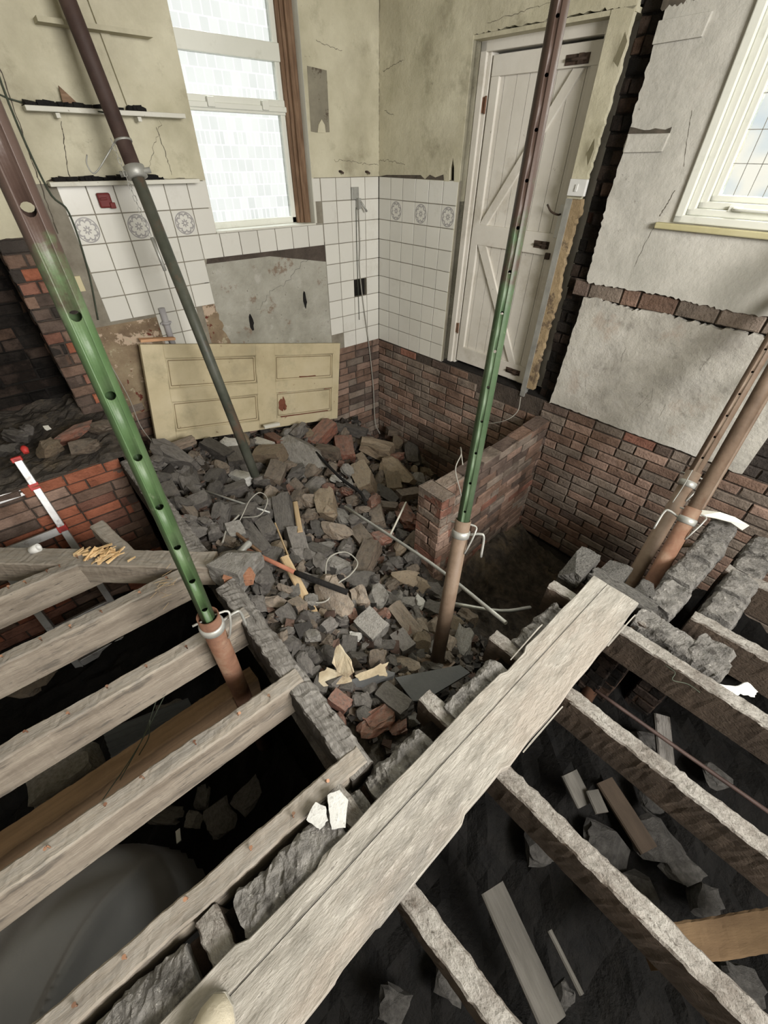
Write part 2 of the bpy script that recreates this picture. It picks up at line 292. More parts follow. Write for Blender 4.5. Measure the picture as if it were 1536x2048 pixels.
veneer_m = mat('torn_buff_veneer', [(.30, .24, .16), (.44, .37, .26), (.52, .46, .35)], scale=9, bump=.3, spots=[((.20, .14, .09), 5, .6, .08, .6)])
crack_m = mat('dark_crack_brown', [(.05, .045, .035), (.12, .10, .08)], scale=20, bump=0)  # dark brown of the cracks and the other dark plaster marks
soot_m = mat('brown_soot', [(.02, .016, .014), (.06, .045, .035)], scale=20, bump=.6)
def glass(name, kind):
    m = bpy.data.materials.new(name); m.use_nodes = True; nt = m.node_tree; N = nt.nodes; L = nt.links
    N.remove(N['Principled BSDF']); out = N['Material Output']
    tr = N.new('ShaderNodeBsdfTransparent'); gl = N.new('ShaderNodeBsdfGlossy'); gl.inputs['Roughness'].default_value = .15
    mx = N.new('ShaderNodeMixShader'); mx.inputs[0].default_value = .05
    L.new(tr.outputs[0], mx.inputs[1]); L.new(gl.outputs[0], mx.inputs[2]); L.new(mx.outputs[0], out.inputs[0])
    tc = N.new('ShaderNodeTexCoord'); br = N.new('ShaderNodeTexBrick')
    L.new(tc.outputs['UV'], br.inputs['Vector'])
    if kind == 'blocks':
        br.inputs['Scale'].default_value = 1; br.inputs['Brick Width'].default_value = .062; br.inputs['Row Height'].default_value = .075
        br.inputs['Mortar Size'].default_value = .004; br.offset_frequency = 2; br.squash = .55; br.squash_frequency = 3
        br.inputs['Color1'].default_value = (.50, .505, .50, 1); br.inputs['Color2'].default_value = (.43, .44, .433, 1); br.inputs['Mortar'].default_value = (.53, .54, .53, 1)
        n = N.new('ShaderNodeTexNoise'); n.inputs['Scale'].default_value = 3; L.new(tc.outputs['UV'], n.inputs['Vector'])
        mm = N.new('ShaderNodeMix'); mm.data_type = 'RGBA'; mm.inputs[7].default_value = (.515, .525, .515, 1); L.new(n.outputs['Fac'], mm.inputs[0]); L.new(br.outputs[0], mm.inputs[6]); L.new(mm.outputs[2], tr.inputs[0])
    else:
        n = N.new('ShaderNodeTexNoise'); n.inputs['Scale'].default_value = 5; L.new(tc.outputs['UV'], n.inputs['Vector'])
        rp = N.new('ShaderNodeValToRGB'); rp.color_ramp.elements[0].color = (.42, .445, .455, 1); rp.color_ramp.elements[0].position = .35; rp.color_ramp.elements[1].color = (.50, .495, .465, 1); rp.color_ramp.elements[1].position = .6
        L.new(n.outputs['Fac'], rp.inputs[0]); L.new(rp.outputs[0], tr.inputs[0])
    return m
glass_a = glass('obscured_block_pattern_glass', 'blocks'); glass_b = glass('frosted_leaded_glass', 'frost')
def deco_mat():
    m = tile_m.copy(); m.name = 'grey_rosette_tile'; nt = m.node_tree; N = nt.nodes; L = nt.links
    bs = N['Principled BSDF']; cur = bs.inputs['Base Color'].links[0].from_socket
    tc = N.new('ShaderNodeTexCoord'); sp = N.new('ShaderNodeSeparateXYZ'); L.new(tc.outputs['UV'], sp.inputs[0])
    def M(op, a, b=None):
        n = N.new('ShaderNodeMath'); n.operation = op
        for i, q in enumerate((a, b)):
            if q is None: continue
            if hasattr(q, 'node'): L.new(q, n.inputs[i])
            else: n.inputs[i].default_value = q
        return n.outputs[0]
    x, y = sp.outputs[0], sp.outputs[1]
    r = M('SQRT', M('ADD', M('MULTIPLY', x, x), M('MULTIPLY', y, y))); th = M('ARCTAN2', y, x)
    petal = M('ADD', M('MULTIPLY', M('ABSOLUTE', M('SINE', M('MULTIPLY', th, 4))), .22), .55)
    ring1 = M('LESS_THAN', M('ABSOLUTE', M('SUBTRACT', r, petal)), .07)
    ring2 = M('LESS_THAN', M('ABSOLUTE', M('SUBTRACT', r, .88)), .05)
    flower = M('LESS_THAN', r, M('ADD', M('MULTIPLY', M('ABSOLUTE', M('COSINE', M('MULTIPLY', th, 4))), .22), .12))
    hole = M('GREATER_THAN', r, .09)
    dots = M('LESS_THAN', M('ABSOLUTE', M('SUBTRACT', r, .72)), M('MULTIPLY', M('GREATER_THAN', M('SINE', M('MULTIPLY', th, 16)), .2), .06))
    f = M('MAXIMUM', M('MAXIMUM', ring1, ring2), M('MAXIMUM', M('MULTIPLY', flower, hole), dots))
    mx = N.new('ShaderNodeMix'); mx.data_type = 'RGBA'; L.new(M('MULTIPLY', f, .75), mx.inputs[0]); L.new(cur, mx.inputs[6]); mx.inputs[7].default_value = (.21, .20, .21, 1)
    L.new(mx.outputs[2], bs.inputs['Base Color']); return m
deco_m = deco_mat()

BC = dict(red=(.26, .125, .09), brown=(.215, .14, .105), dark=(.13, .095, .078), grey=(.235, .19, .155), pink=(.30, .205, .16), soot=(.05, .042, .037), orange=(.40, .145, .085))
def tint_of(w):
    k = R.choices(list(w), list(w.values()))[0]; c = BC[k]; q = R.uniform(.8, 1.2); return tuple(min(1, a*q*1.15) for a in c)
def brickwall(mb, fr, u0, u1, v0, v1, w, keep=None, ch=.075, L_=.225, jo=.010, depth=.06, out=.004, jitter=.004, mortar_index=1, slab=True, mt=(.9, .9, .9), bu0=None):
    """stretcher brickwork on the frame fr(u,v,off); off grows into the wall"""
    if slab:
        a = [mb.vert(fr(*p)) for p in ((u0, v0, .012), (u1, v0, .012), (u1, v1, .012), (u0, v1, .012))]
        mb.face(a, [(u0, v0), (u1, v0), (u1, v1), (u0, v1)], mt, mortar_index)
    n = int(round((v1-v0)/ch))
    for r in range(n):
        z0 = v1-(r+1)*ch; z1 = z0+ch-jo
        u = (bu0 if bu0 is not None else u0)-(L_/2 if r % 2 else 0)-R.uniform(0, .02)
        while u < u1:
            ln = L_ if R.random() > .12 else L_/2
            a, b = max(u, u0), min(u+ln-jo, u1)
            u += ln
            if b-a < .03: continue
            if keep and not keep((a+b)/2, (z0+z1)/2): continue
            t = tint_of(w(a, z0) if callable(w) else w); o = R.uniform(-out, out*.6); q = .006
            J = lambda: R.uniform(-jitter, jitter)
            c4 = [(a, z0), (b, z0), (b, z1), (a, z1)]
            fo = [mb.vert(fr(p[0]+s1*q+J()*.5, p[1]+s2*q+J()*.5, o+J()*.4)) for p, (s1, s2) in zip(c4, ((1, 1), (-1, 1), (-1, -1), (1, -1)))]
            mi = [mb.vert(fr(p[0]+J()*.6, p[1]+J()*.6, o+.007)) for p in c4]
            ba = [mb.vert(fr(p[0], p[1], o+depth)) for p in c4]
            mb.face(fo, c4, t)
            for k in range(4):
                l = (k+1) % 4
                mb.face([fo[k], mi[k], mi[l], fo[l]], [c4[k], c4[k], c4[l], c4[l]], t)
                mb.face([mi[k], ba[k], ba[l], mi[l]], [c4[k], c4[k], c4[l], c4[l]], t)
def slabgrid(mb, fr, us, vs, holes, o0, o1, tint=(1, 1, 1), m=0):
    for a, b in zip(us, us[1:]):
        for c, d in zip(vs, vs[1:]):
            x, y = (a+b)/2, (c+d)/2
            if any(h[0] < x < h[1] and h[2] < y < h[3] for h in holes): continue
            mb.box(fr(a, c, o0), fr(b, c, o0)-fr(a, c, o0), fr(a, d, o0)-fr(a, c, o0), fr(a, c, o1)-fr(a, c, o0), tint=tint, m=m, uvo=(a, c))

# ================================================================== SETTING
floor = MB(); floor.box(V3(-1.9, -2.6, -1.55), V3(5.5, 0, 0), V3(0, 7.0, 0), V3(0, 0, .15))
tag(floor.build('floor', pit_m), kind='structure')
ceil = MB(); ceil.box(V3(-1.9, -2.6, 2.75), V3(5.5, 0, 0), V3(0, 7.0, 0), V3(0, 0, .1)); tag(ceil.build('ceiling', plaster), kind='structure')

g = MB(); g.box(V3(-1.9, -2.6, -1.5), V3(5.5, 0, 0), V3(0, .1, 0), V3(0, 0, 4.25)); tag(g.build('wall_rear', plaster_w), kind='structure')
g = MB(); g.box(V3(-1.9, -2.6, -1.5), V3(0, 7.0, 0), V3(.1, 0, 0), V3(0, 0, 4.25)); tag(g.build('wall_side', plaster_w), kind='structure')
# ---- window wall
WX0, WX1, WZ0, WZ1 = 1.41, 2.275, 1.09, 2.55
mb = MB(); slabgrid(mb, PA, [-1.6, .1, WX0, WX1, 3.3], [-1.45, 0, WZ0, 1.16, WZ1, 2.75], [(WX0, WX1, WZ0, WZ1), (-2, .1, 0, 1.16)], .03, .30)
wall_left = tag(mb.build('wall_left', mortar_d), kind='structure')
mb = MB()
brickwall(mb, PA, .3, 2.975, -1.35, .02, dict(brown=4, dark=3, grey=3, pink=2), bu0=.3)
brickwall(mb, PA, .098, .40, 0.02, 1.145, dict(orange=.5, red=1, brown=4, dark=4, soot=3), slab=True, out=.012, L_=.225, keep=lambda u, v: True)
def pier_fr(u, v, off): return V3(.098+off, COR[1]+u, v)
brickwall(mb, pier_fr, 0, .38, 0.0, 1.145, dict(dark=4, soot=4, brown=1), out=.01)
mb.build('brickwork', [brick_m, mortar], wall_left)
# fireplace recess behind the pier
mb = MB()
def back_fr(u, v, off): return V3(u, 4.0+off, v)
brickwall(mb, back_fr, -1.6, .1, -.05, 1.2, dict(soot=6, dark=4, brown=1), out=.02, jitter=.008)
def lint_fr(u, v, off): return V3(u, COR[1]-.005+off, v)
mb.box(V3(-1.6, 3.6, 1.13), V3(1.7, 0, 0), V3(0, .4, 0), V3(0, 0, .05), tint=(.1, .1, .1))
mb.box(V3(.115, 3.66, -.1), V3(.06, 0, 0), V3(0, .45, 0), V3(0, 0, 1.4), tint=(.1, .1, .1)); mb.box(V3(-1.8, 4.05, -.2), V3(2.1, 0, 0), V3(0, .1, 0), V3(0, 0, 1.6), tint=(.1, .1, .1))
mb.build('fireplace_recess', [brick_soot, mortar_d], wall_left)
# plaster
out = jag((-1.6, 1.15), (.42, 1.13), 16, .015, 1)+[(.42, 1.135)]+jag((.415, .60), (.43, .62), 2, .0, 2)[:1]+[(.44, 1.385)]+[(WX0-.001, 1.385), (WX0-.001, 2.75), (-1.6, 2.75)]
out = jag((-1.6, 1.15), (.405, 1.14), 16, .012, 1)+[(.405, 1.14), (.405, 1.388), (WX0, 1.388), (WX0, WZ1), (WX1, WZ1), (WX1, 1.388), (2.972, 1.388), (2.972, 2.75), (-1.6, 2.75)]
mb = MB(); mb.prism(out, PA, -.004, .035)
def crack(mb, pts, fr, off=-.0055, w=.004, m=1):
    w = w*.38
    for (a, b), (c, d) in zip(pts, pts[1:]):
        t = unit(V3(c-a, d-b, 0)); n = V3(-t[1], t[0], 0)*w*R.uniform(.4, 1)
        q = [mb.vert(fr(a-n[0], b-n[1], off)), mb.vert(fr(c-n[0], d-n[1], off)), mb.vert(fr(c+n[0], d+n[1], off)), mb.vert(fr(a+n[0], b+n[1], off))]
        mb.face(q, None, (1, 1, 1), m)
def wiggle(a, b, n, amp, seed): return jag(a, b, n, amp, seed)+[b]
crack(mb, wiggle((2.50, 1.50), (2.96, 1.46), 9, .02, 3), PA); crack(mb, wiggle((2.4, 2.13), (2.62, 2.10), 5, .01, 4), PA)
crack(mb, wiggle((.42, 1.15), (.5, 2.2), 14, .008, 5), PA, w=.008); crack(mb, wiggle((1.05, 1.45), (1.2, 1.68), 6, .02, 9), PA, w=.003)
crack(mb, wiggle((.60, 1.42), (.66, 1.66), 6, .01, 6), PA, w=.008); crack(mb, wiggle((1.19, 1.42), (1.17, 1.65), 6, .01, 7), PA, w=.006)
mb.build('plaster', [plaster, crack_m], wall_left)
mb = MB(); mb.prism([(.5, 1.70)]+[(.5+.8*k/24, 1.715+.018*R.random()*(1-k/30)) for k in range(25)]+[(1.33, 1.70)], PA, -.007, .0); mb.prism([(.47, 1.385)]+[(.47+.8*k/24, 1.398+.028*R.random()*(1-k/30)) for k in range(25)]+[(1.3, 1.385)], PA, -.007, .0)
mb.build('soot_mark', soot_m, wall_left)
# render patches left where tiles came off
mb = MB(); mb.prism(jag((1.18, -.05), (2.36, -.05), 4, .0, 1)+[(2.37, -.05), (2.37, .955), (1.28, .945)]+[(1.25, .5)], PA, .004, .035)
crack(mb, wiggle((1.62, .52), (2.28, .90), 12, .035, 8), PA, off=.0025, w=.003)
for cx, cz in ((1.55, .42), (2.1, .52)):
    mb.prism([(cx+.012*math.cos(t)*(1+.9*R.random()), cz+.055*math.sin(t)*(1+.5*R.random())) for t in np.linspace(0, 6.0, 14)], PA, .002, .01, m=1)
mb.build('render_patch', [render_g, black], wall_left)
mb = MB(); mb.prism([(.40, -.1), (.98, -.1), (.98, .62), (.40, .62)], PA, .003, .035); mb.prism([(1.12, -.1), (1.40, -.1)]+jag((1.40, -.1), (1.27, .63), 8, .03, 61)+[(1.27, .63), (1.12, .63)], PA, .0025, .035); mb.build('mottled_patch', render_b, wall_left)
mb = MB(); q = [V3(1.31, 0, .90), V3(2.35, 0, .90)]
mb.prism([(1.28, .895)]+jag((1.28, .90), (2.35, .89), 2, 0, 1)[1:]+[(2.355, .80), (2.355, .955), (1.275, .95)], PA, .0015, .004); mb.build('dark_adhesive_strip', mortar, wall_left)
# tiling
TW = .1535
def tiles(fr, cells, name, parent, decoset, off=-.004):
    g = MB()
    for (i, j), (a, b, c, d) in cells.items():
        q = .0025; dz = R.uniform(-.0012, .0008); de = (i, j) in decoset; mi = 1 if de else 0
        c4 = [(a, c), (b, c), (b, d), (a, d)]
        t = R.uniform(.93, 1.03); t = (t, t, t*.99)
        uv = [(-1, -1), (1, -1), (1, 1), (-1, 1)] if de else c4
        fo = [g.vert(fr(p[0]+s1*q, p[1]+s2*q, off+dz)) for p, (s1, s2) in zip(c4, ((1, 1), (-1, 1), (-1, -1), (1, -1)))]
        mi_ = [g.vert(fr(p[0]+s1*.001, p[1]+s2*.001, off+.002)) for p, (s1, s2) in zip(c4, ((1, 1), (-1, 1), (-1, -1), (1, -1)))]
        ba = [g.vert(fr(p[0], p[1], off+.012)) for p in c4]
        g.face(fo, uv, t, mi)
        for k in range(4):
            l = (k+1) % 4
            g.face([fo[k], mi_[k], mi_[l], fo[l]], [uv[k], uv[k], uv[l], uv[l]], t, mi); g.face([mi_[k], ba[k], ba[l], mi_[l]], None, (.4, .38, .33), 0)
    g.build(name, [tile_m, deco_m], parent)
cells = {}
xr = 2.962
for i in range(18):
    for j in range(9):
        b, a = xr-i*TW, xr-(i+1)*TW+.003; d = 1.385-j*TW; c = d-TW+.003; x, z = (a+b)/2, (c+d)/2
        if a < .40: continue
        if a < WX1 and b > WX0 and d > WZ0+.02:
            if b-WX1 > .03 and a < WX1: a = WX1
            elif WX0-a > .03 and b > WX0: b = WX0
            else: continue
        if WX0 < x < WX1 and c < WZ0 < d: d = WZ0-.004
        if x < 2.34 and x > 1.34 and z < .93: continue
        if x <= 1.34 and x > 1.16 and z < .62 : continue
        if x < .80 and z < .60: continue
        if x < .56 and z < .9 and j > 4: continue
        if i == 1 and j == 5 : continue
        if 2.34 < x < 2.48 and j == 8: continue
        if x > 2.34 and a < 2.355: a = 2.355
        cells[i, j] = (a, b, c, d)
deco = {(i, 1) for i in (11, 13, 15, 17)}
tiles(PA, cells, 'tiling', wall_left, deco)
mb = MB(); mb.prism([(.405, .60), (.82, .60), (.82, .40), (1.17, .33), (1.17, .62), (1.30, .94), (2.36, .95), (2.36, .15), (2.36, .01), (2.96, .01), (2.96, 1.387), (WX1, 1.387), (WX1, WZ0), (WX0, WZ0), (WX0, 1.387), (.405, 1.387)], PA, .0005, .03, holes=[[(2.657, .465), (2.657, .616), (2.807, .616), (2.807, .465)]])
mb.build('grout', grout, wall_left)

# ---- door wall
DZ = 2.07; DS0, DS1 = .90, 1.80
B0, B1, BZ0, BZ1 = 2.48, 3.42, 1.26, 2.55
mb = MB(); slabgrid(mb, PC, [-.02, DS0, 1.93, 2.06, B0, B1, 6.3], [-1.45, 0, BZ0, DZ+.06, BZ1, 2.75], [(DS0, 1.93, 0, DZ+.06), (B0, B1, BZ0, BZ1), (1.93, 2.06, 0, 2.75)], .03, .24)
slabgrid(mb, PC, [1.93, 2.06], [0, 2.75], [], .12, .24)
wall_right = tag(mb.build('wall_right', mortar_d), kind='structure')
mb = MB()
def cw(u, v):
    if v > -.12: return dict(red=2, brown=5, dark=2, grey=2)
    if v < -.8: return dict(dark=2, brown=5, grey=4)
    return dict(brown=3, grey=5, pink=4)
gaps = [(2.25, 2.31), (2.66, 2.72), (.62, .66), (1.88, 1.98)]
brickwall(mb, PC, 0, 4.4, -1.35, 0.0, cw, keep=lambda u, v: not (v > -.16 and any(a-.03 < u < b+.03 for a, b in gaps)) and not (v > -.16 and 1.0 < u < 1.9 and R.random() < .5), bu0=0, out=.008)
brickwall(mb, PC, 2.0, 3.43, .80, .90, dict(brown=4, grey=4, dark=3), ch=.1, bu0=2.02, out=.006)
sb = MB()
brickwall(sb, lambda u, v, o: PC(u, v, o+.06), 1.935, 2.08, -.05, 2.7, lambda u, v: dict(red=1, brown=3, dark=6, soot=3), L_=.16, bu0=1.925, out=.02, jitter=.008)
sb.build('gap_brickwork', [brick_soot, mortar_d], wall_right)
brickwall(mb, lambda u, v, o: PC(u, v, o+.01), 3.42, 4.4, 0, 1.2, dict(brown=3, dark=5, soot=3), out=.01)
mb.build('brickwork', [brick_m, mortar], wall_right)
mb = MB()   # cream plaster left of and above the door
top = [(0, 1.386)]+jag((.90, 1.386), (.90, 1.386), 1, 0, 1)
mb.prism([(0, 1.388), (.80, 1.380), (.795, 1.46), (.82, 1.52), (.84, 1.46), (.85, 1.38), (.90, 1.38), (.90, 2.12)]+jag((.90, 2.12), (1.93, 2.12), 18, .012, 5)+[(1.93, 2.12), (1.93, 2.75), (0, 2.75)], PC, -.004, .035)
crack(mb, wiggle((.0, 1.50), (.32, 1.47), 9, .018, 13), PC); crack(mb, wiggle((.05, 2.02), (.27, 2.06), 6, .01, 14), PC); crack(mb, wiggle((.07, 1.80), (.18, 1.77), 5, .008, 15), PC)
crack(mb, wiggle((.002, 1.40), (.004, 2.6), 30, .008, 16), PC, w=.006)
crack(mb, wiggle((1.0, 2.16), (1.9, 2.20), 14, .012, 17), PC, w=.003)
mb.prism([(.0, 1.385), (.55, 1.385), (.50, 1.41), (.3, 1.405), (.1, 1.40)], PC, -.006, .0, m=1)
mb.prism([(.55, 1.385), (.75, 1.385), (.74, 1.42), (.66, 1.40), (.60, 1.415)], PC, -.006, .0, m=1)
# reveals of the door opening
mb.box(PC(.90, .02, 0), PC(.90, 2.12, 0)-PC(.90, .02, 0), nC*.14, -eC*.02)
mb.box(PC(.90, 2.12, 0), eC*1.03, nC*.2, V3(0, 0, -.02))
mb.build('cream_plaster', [plaster, crack_m], wall_right)
mb = MB()
mb.prism(jag((1.80, 1.33), (1.80, 2.10), 4, .001, 2)+[(1.80, 2.12)]+[(1.93, 2.12)]+jag((1.93, 2.12), (1.90, 1.36), 14, .012, 21)+[(1.89, 1.33)], PC, -.004, .03)
mb.prism([(1.86, 1.55), (1.90, 1.62), (1.92, 1.57), (1.90, 1.49), (1.88, 1.52)], lambda u, v, o: PC(u, v, o-(u-1.86)*.7), -.006, -.003)
mb.prism([(1.88, 1.93), (1.915, 2.03), (1.95, 1.99), (1.93, 1.90)], lambda u, v, o: PC(u, v, o-(u-1.88)*.6), -.006, -.003)
mb.build('peeling_plaster', plaster, wall_right)
mb = MB(); mb.prism(jag((1.835, .05), (1.835, 1.32), 3, .0, 3)+[(1.835, 1.33), (1.895, 1.33)]+jag((1.895, 1.33), (1.90, .1), 20, .022, 22)+[(1.90, .05)], PC, .006, .05)
mb.build('bare_timber_ground', mat('stained_bare_timber', [(.22, .16, .09), (.36, .27, .16), (.45, .36, .24)], scale=4, stretch=(1, 1, 1), bump=.5, spots=[((.08, .055, .04), 8, .55, .08, .8)]), wall_right)
mb = MB(); mb.box(PC(1.797, -.03, -.004), PC(1.797, 1.33, -.004)-PC(1.797, -.03, -.004), eC*.04, nC*.05); mb.build('metal_corner_bead', steel, wall_right)
# white plaster right of the crack
def LB(seed, z0, z1): return jag((2.075, z1), (2.075, z0), 14, .014, seed)
up = jag((2.09, .90), (3.43, .885), 26, .014, 31)+[(3.43, .885), (3.43, 2.75), (2.08, 2.75)]+jag((2.07, 2.7), (2.08, .90), 26, .012, 32)[1:]
mb = MB(); mb.prism(up, PC, -.012, .032, holes=[[(B0, BZ0), (B0, BZ1), (B1, BZ1), (B1, BZ0)]])
crack(mb, wiggle((2.39, 1.23), (2.36, 1.02), 5, .01, 41), PC, off=-.0135, w=.003); crack(mb, wiggle((2.37, 1.72), (2.43, 1.50), 5, .004, 42), PC, off=-.0135, w=.003); crack(mb, wiggle((2.43, 1.40), (2.40, 1.28), 5, .006, 43), PC, off=-.0135, w=.006)
mb.prism(jag((2.06, 2.09), (2.45, 2.13), 10, .02, 44)+[(2.45, 2.4), (2.06, 2.4)], PC, -.0145, -.01, m=1)
mb.prism([(2.08, 1.635)]+[(2.08+.22*k/8, 1.645+.02*R.random()) for k in range(9)]+[(2.3, 1.635)], PC, -.0145, -.01, m=1)
mb.build('white_plaster', [plaster_w, crack_m], wall_right)
for a, b, c, d in ((2.072, 2.31, 1.97, 2.055), (2.085, 2.305, 1.555, 1.635)):
    g = MB(); g.prism([(a, c), (b-.01, c+.005), (b, d), (a, d-.005)], PC, -.026, -.01); g.build('plastered_lath', plaster_w, wall_right, bevel=.003)
lo = [(2.075, .0)]+jag((2.09, .012), (3.43, .005), 22, .008, 33)+[(3.44, .01), (3.44, .80)]+jag((3.43, .80), (2.10, .80), 26, .022, 34)+jag((2.10, .80), (2.075, .0), 10, .01, 35)
mb = MB(); mb.prism(lo, PC, -.012, .032)
for k in range(6): 
    s = 2.15+R.random()*.9; z = .25+R.random()*.4; crack(mb, wiggle((s, z), (s+R.uniform(-.03, .03), z-.1), 4, .006, 50+k), PC, off=-.0135, w=.002)
mb.build('mouldy_plaster', [plaster_mould, crack_m], wall_right)
# tiles on the door wall
cells = {}
for i in range(6):
    for j in range(9):
        a = .004+i*.149; b = a+.146; d = 1.385-j*TW; c = d-TW+.003
        cells[i, j] = (a, b, c, d)
tiles(PC, cells, 'tiling', wall_right, {(1, 1), (3, 1), (5, 1)})
cells = {(0, j): (0, .10, 1.385-j*TW-TW+.003, 1.385-j*TW) for j in range(9)}
tiles(lambda u, v, o: PC(.897-o-.004, v, u), {(0, 8): (0, .11, .005, .155)}, 'reveal_tile', wall_right, set())
mb = MB(); mb.prism([(0, .01), (.90, .01), (.90, 1.388), (0, 1.388)], PC, .0005, .03); mb.build('grout', grout, wall_right)
# back side of the doorway (dark outside the door)

# ---- window_1 (garden window) in the window wall
win = MB(); win.box(PA(WX0, WZ0-.01, -.01), V3(WX1-WX0, 0, 0), V3(0, .16, 0), V3(0, 0, .012)); 
window_1 = tag(win.build('window_1', white_paint), kind='structure')
g = MB(); g.box(PA(WX1-.002, WZ0, -.002), V3(0, 0, WZ1-WZ0), V3(0, .15, 0), V3(.02, 0, 0)); g.box(PA(WX0-.018, WZ0, -.002), V3(0, 0, WZ1-WZ0), V3(0, .15, 0), V3(.02, 0, 0)); g.build('reveal', white_paint, window_1)
g = MB()
for k, (x0, x1, o) in enumerate(((2.215, 2.272, .06), (2.19, 2.222, .085), (2.165, 2.20, .10))): g.box(PA(x0, WZ0, o), V3(0, 0, WZ1-WZ0), V3(x1-x0, 0, 0), V3(0, .04, 0), uvo=(0, k*.3))
g.build('timber_post', brown_wood, window_1, bevel=.005)
fr = MB()
fr.box(PA(WX0, WZ0, .12), V3(0, 0, WZ1-WZ0), V3(.05, 0, 0), V3(0, .05, 0)); fr.box(PA(2.13, WZ0, .12), V3(0, 0, WZ1-WZ0), V3(.045, 0, 0), V3(0, .05, 0))
fr.box(PA(WX0, WZ0, .12), V3(.76, 0, 0), V3(0, .05, 0), V3(0, 0, .045))
for z0, z1, o in ((2.015, 2.105, .105), (1.745, 1.825, .11), (1.76, 1.79, .095)): fr.box(PA(WX0, z0, o), V3(.76, 0, 0), V3(0, .06, 0), V3(0, 0, z1-z0))
wf1 = fr.build('window_frame', frame_w, window_1, bevel=.005)
for z0, z1 in ((1.13, 1.75), (1.82, 2.02), (2.10, WZ1)):
    g = MB(); g.prism([(1.45, z0), (2.14, z0), (2.14, z1), (1.45, z1)], PA, .14, .146); g.build('pane', glass_a, wf1)
for x in (1.57, 1.97):
    g = MB(); g.box(PA(x, 1.765, .075), V3(.05, 0, 0), V3(0, .03, 0), V3(0, 0, .05)); g.build('catch', frame_w, wf1, bevel=.004)

# ---- window_2 (leaded window) in the door wall
win = MB(); win.box(PC(2.40, 1.225, -.05), eC*1.08, nC*.10, V3(0, 0, .03)); win.box(PC(2.48, 1.25, -.01), eC*.94, nC*.10, V3(0, 0, .012))
window_2 = tag(win.build('window_2', mat('yellowed_sill_paint', [(.44, .40, .22), (.53, .49, .31)], scale=4, rough=.5, bump=.1), bevel=.006), kind='structure')
g = MB()
for (u0, u1, o0) in ((.0, .045, -.03), (.045, .085, -.008), (.085, .125, .012), (.125, .16, .03)):
    a, b, c, d = B0+u0, B1-u0, BZ0+u0*.8, BZ1
    th = u1-u0
    g.box(PC(a, c, o0), V3(0, 0, d-c), eC*th, nC*.06); g.box(PC(b, c, o0), V3(0, 0, d-c), -eC*th, nC*.06)
    g.box(PC(a, c, o0), eC*(b-a), V3(0, 0, th*.8), nC*.06)
wf2 = g.build('window_frame', frame_w, window_2, bevel=.006)
g = MB(); g.prism([(2.63, 1.38), (3.27, 1.38), (3.27, BZ1), (2.63, BZ1)], PC, .045, .051); pn2 = g.build('pane', glass_b, wf2)
g = MB()
lead = .0035
for z in np.arange(1.515, 2.5, .128): g.box(PC(2.63, z, .040), eC*.64, V3(0, 0, lead), nC*.004)
for s in np.arange(2.70, 3.25, .065): g.box(PC(s, 1.38, .040), V3(0, 0, 1.15), eC*lead, nC*.004)
g.build('lead_came', steel, wf2)
g = MB(); g.tube(smooth([PC(2.74, 1.335, -.01), PC(2.78, 1.335, -.03), PC(2.95, 1.335, -.035), PC(3.02, 1.34, -.02)], 4), .008); g.box(PC(2.72, 1.325, -.012), eC*.06, V3(0, 0, .022), nC*.02); g.build('handle', frame_w, window_2)

# ---- door_1
OD = .10
def PD(s, z, o=0): return PC(s, z, OD+o)
fr = MB()
fr.box(PD(.905, .0, -.02), V3(0, 0, 2.10), eC*.05, nC*.10); fr.box(PD(.955, .0, .0), V3(0, 0, 2.06), eC*.03, nC*.08)
fr.box(PD(1.775, .0, -.07), V3(0, 0, 2.08), eC*.04, nC*.15); fr.box(PD(.905, 2.05, -.02), eC*.9, nC*.10, V3(0, 0, .07))
door_1 = tag(fr.build('door_1', door_paint, bevel=.004), kind='structure')
d = MB(); n = 8; s0, s1 = 1.0, 1.765
def dz(s): return .035-(s-1.0)*.03
for k in range(n):
    a = s0+(s1-s0)*k/n; d.box(PD(a+.002, dz(a), .022), V3(0, 0, 2.035-dz(a)), eC*((s1-s0)/n-.004), nC*.018, tint=(R.uniform(.95, 1.03),)*3, uvo=(0, k*.2))
d.build('door_boards', door_paint, door_1)
d = MB(); d.box(PD(1.0, .04, .035), V3(0, 0, 1.98), eC*.76, nC*.004, tint=(.3, .27, .22)); d.build('board_groove', door_paint, door_1)
for z0, z1, nm in ((1.935, 2.035, 'top_ledge'), (.985, 1.12, 'middle_ledge'), (.03, .165, 'bottom_ledge')):
    g = MB(); g.box(PD(1.0, z0, 0), eC*.765, V3(0, 0, z1-z0), nC*.024); g.build(nm, door_paint, door_1, bevel=.003)
for a in (1.0, 1.70):
    g = MB(); g.box(PD(a, .165, .0005), V3(0, 0, 1.77), eC*.065, nC*.024); g.build('stile', door_paint, door_1, bevel=.003)
for (sa, za), (sb, zb) in (((1.06, 1.12), (1.66, 1.93)), ((1.09, .985), (1.63, .165))):
    t = unit(eC*(sb-sa)+V3(0, 0, zb-za)); nn = np.cross(t, nC); g = MB(); p = PD(sa, za, .001)
    w_ = .085
    def bf(u, v, o): return PD(u, v, o)
    dx = w_*.75
    if zb > za: ol = [(sa, za), (sa+dx*1.1, za), (sb+.0, zb), (sb-dx*1.1+.0, zb)]
    else: ol = [(sa-dx*.3, za), (sa+dx, za), (sb+dx*.0, zb), (sb-dx*1.0, zb)]
    g.prism(ol, bf, .001, .023); g.build('brace', door_paint, door_1, bevel=.002)
blk = mat('black_iron', [(.03, .022, .018), (.09, .06, .045)], scale=30, rough=.7, bump=.3)
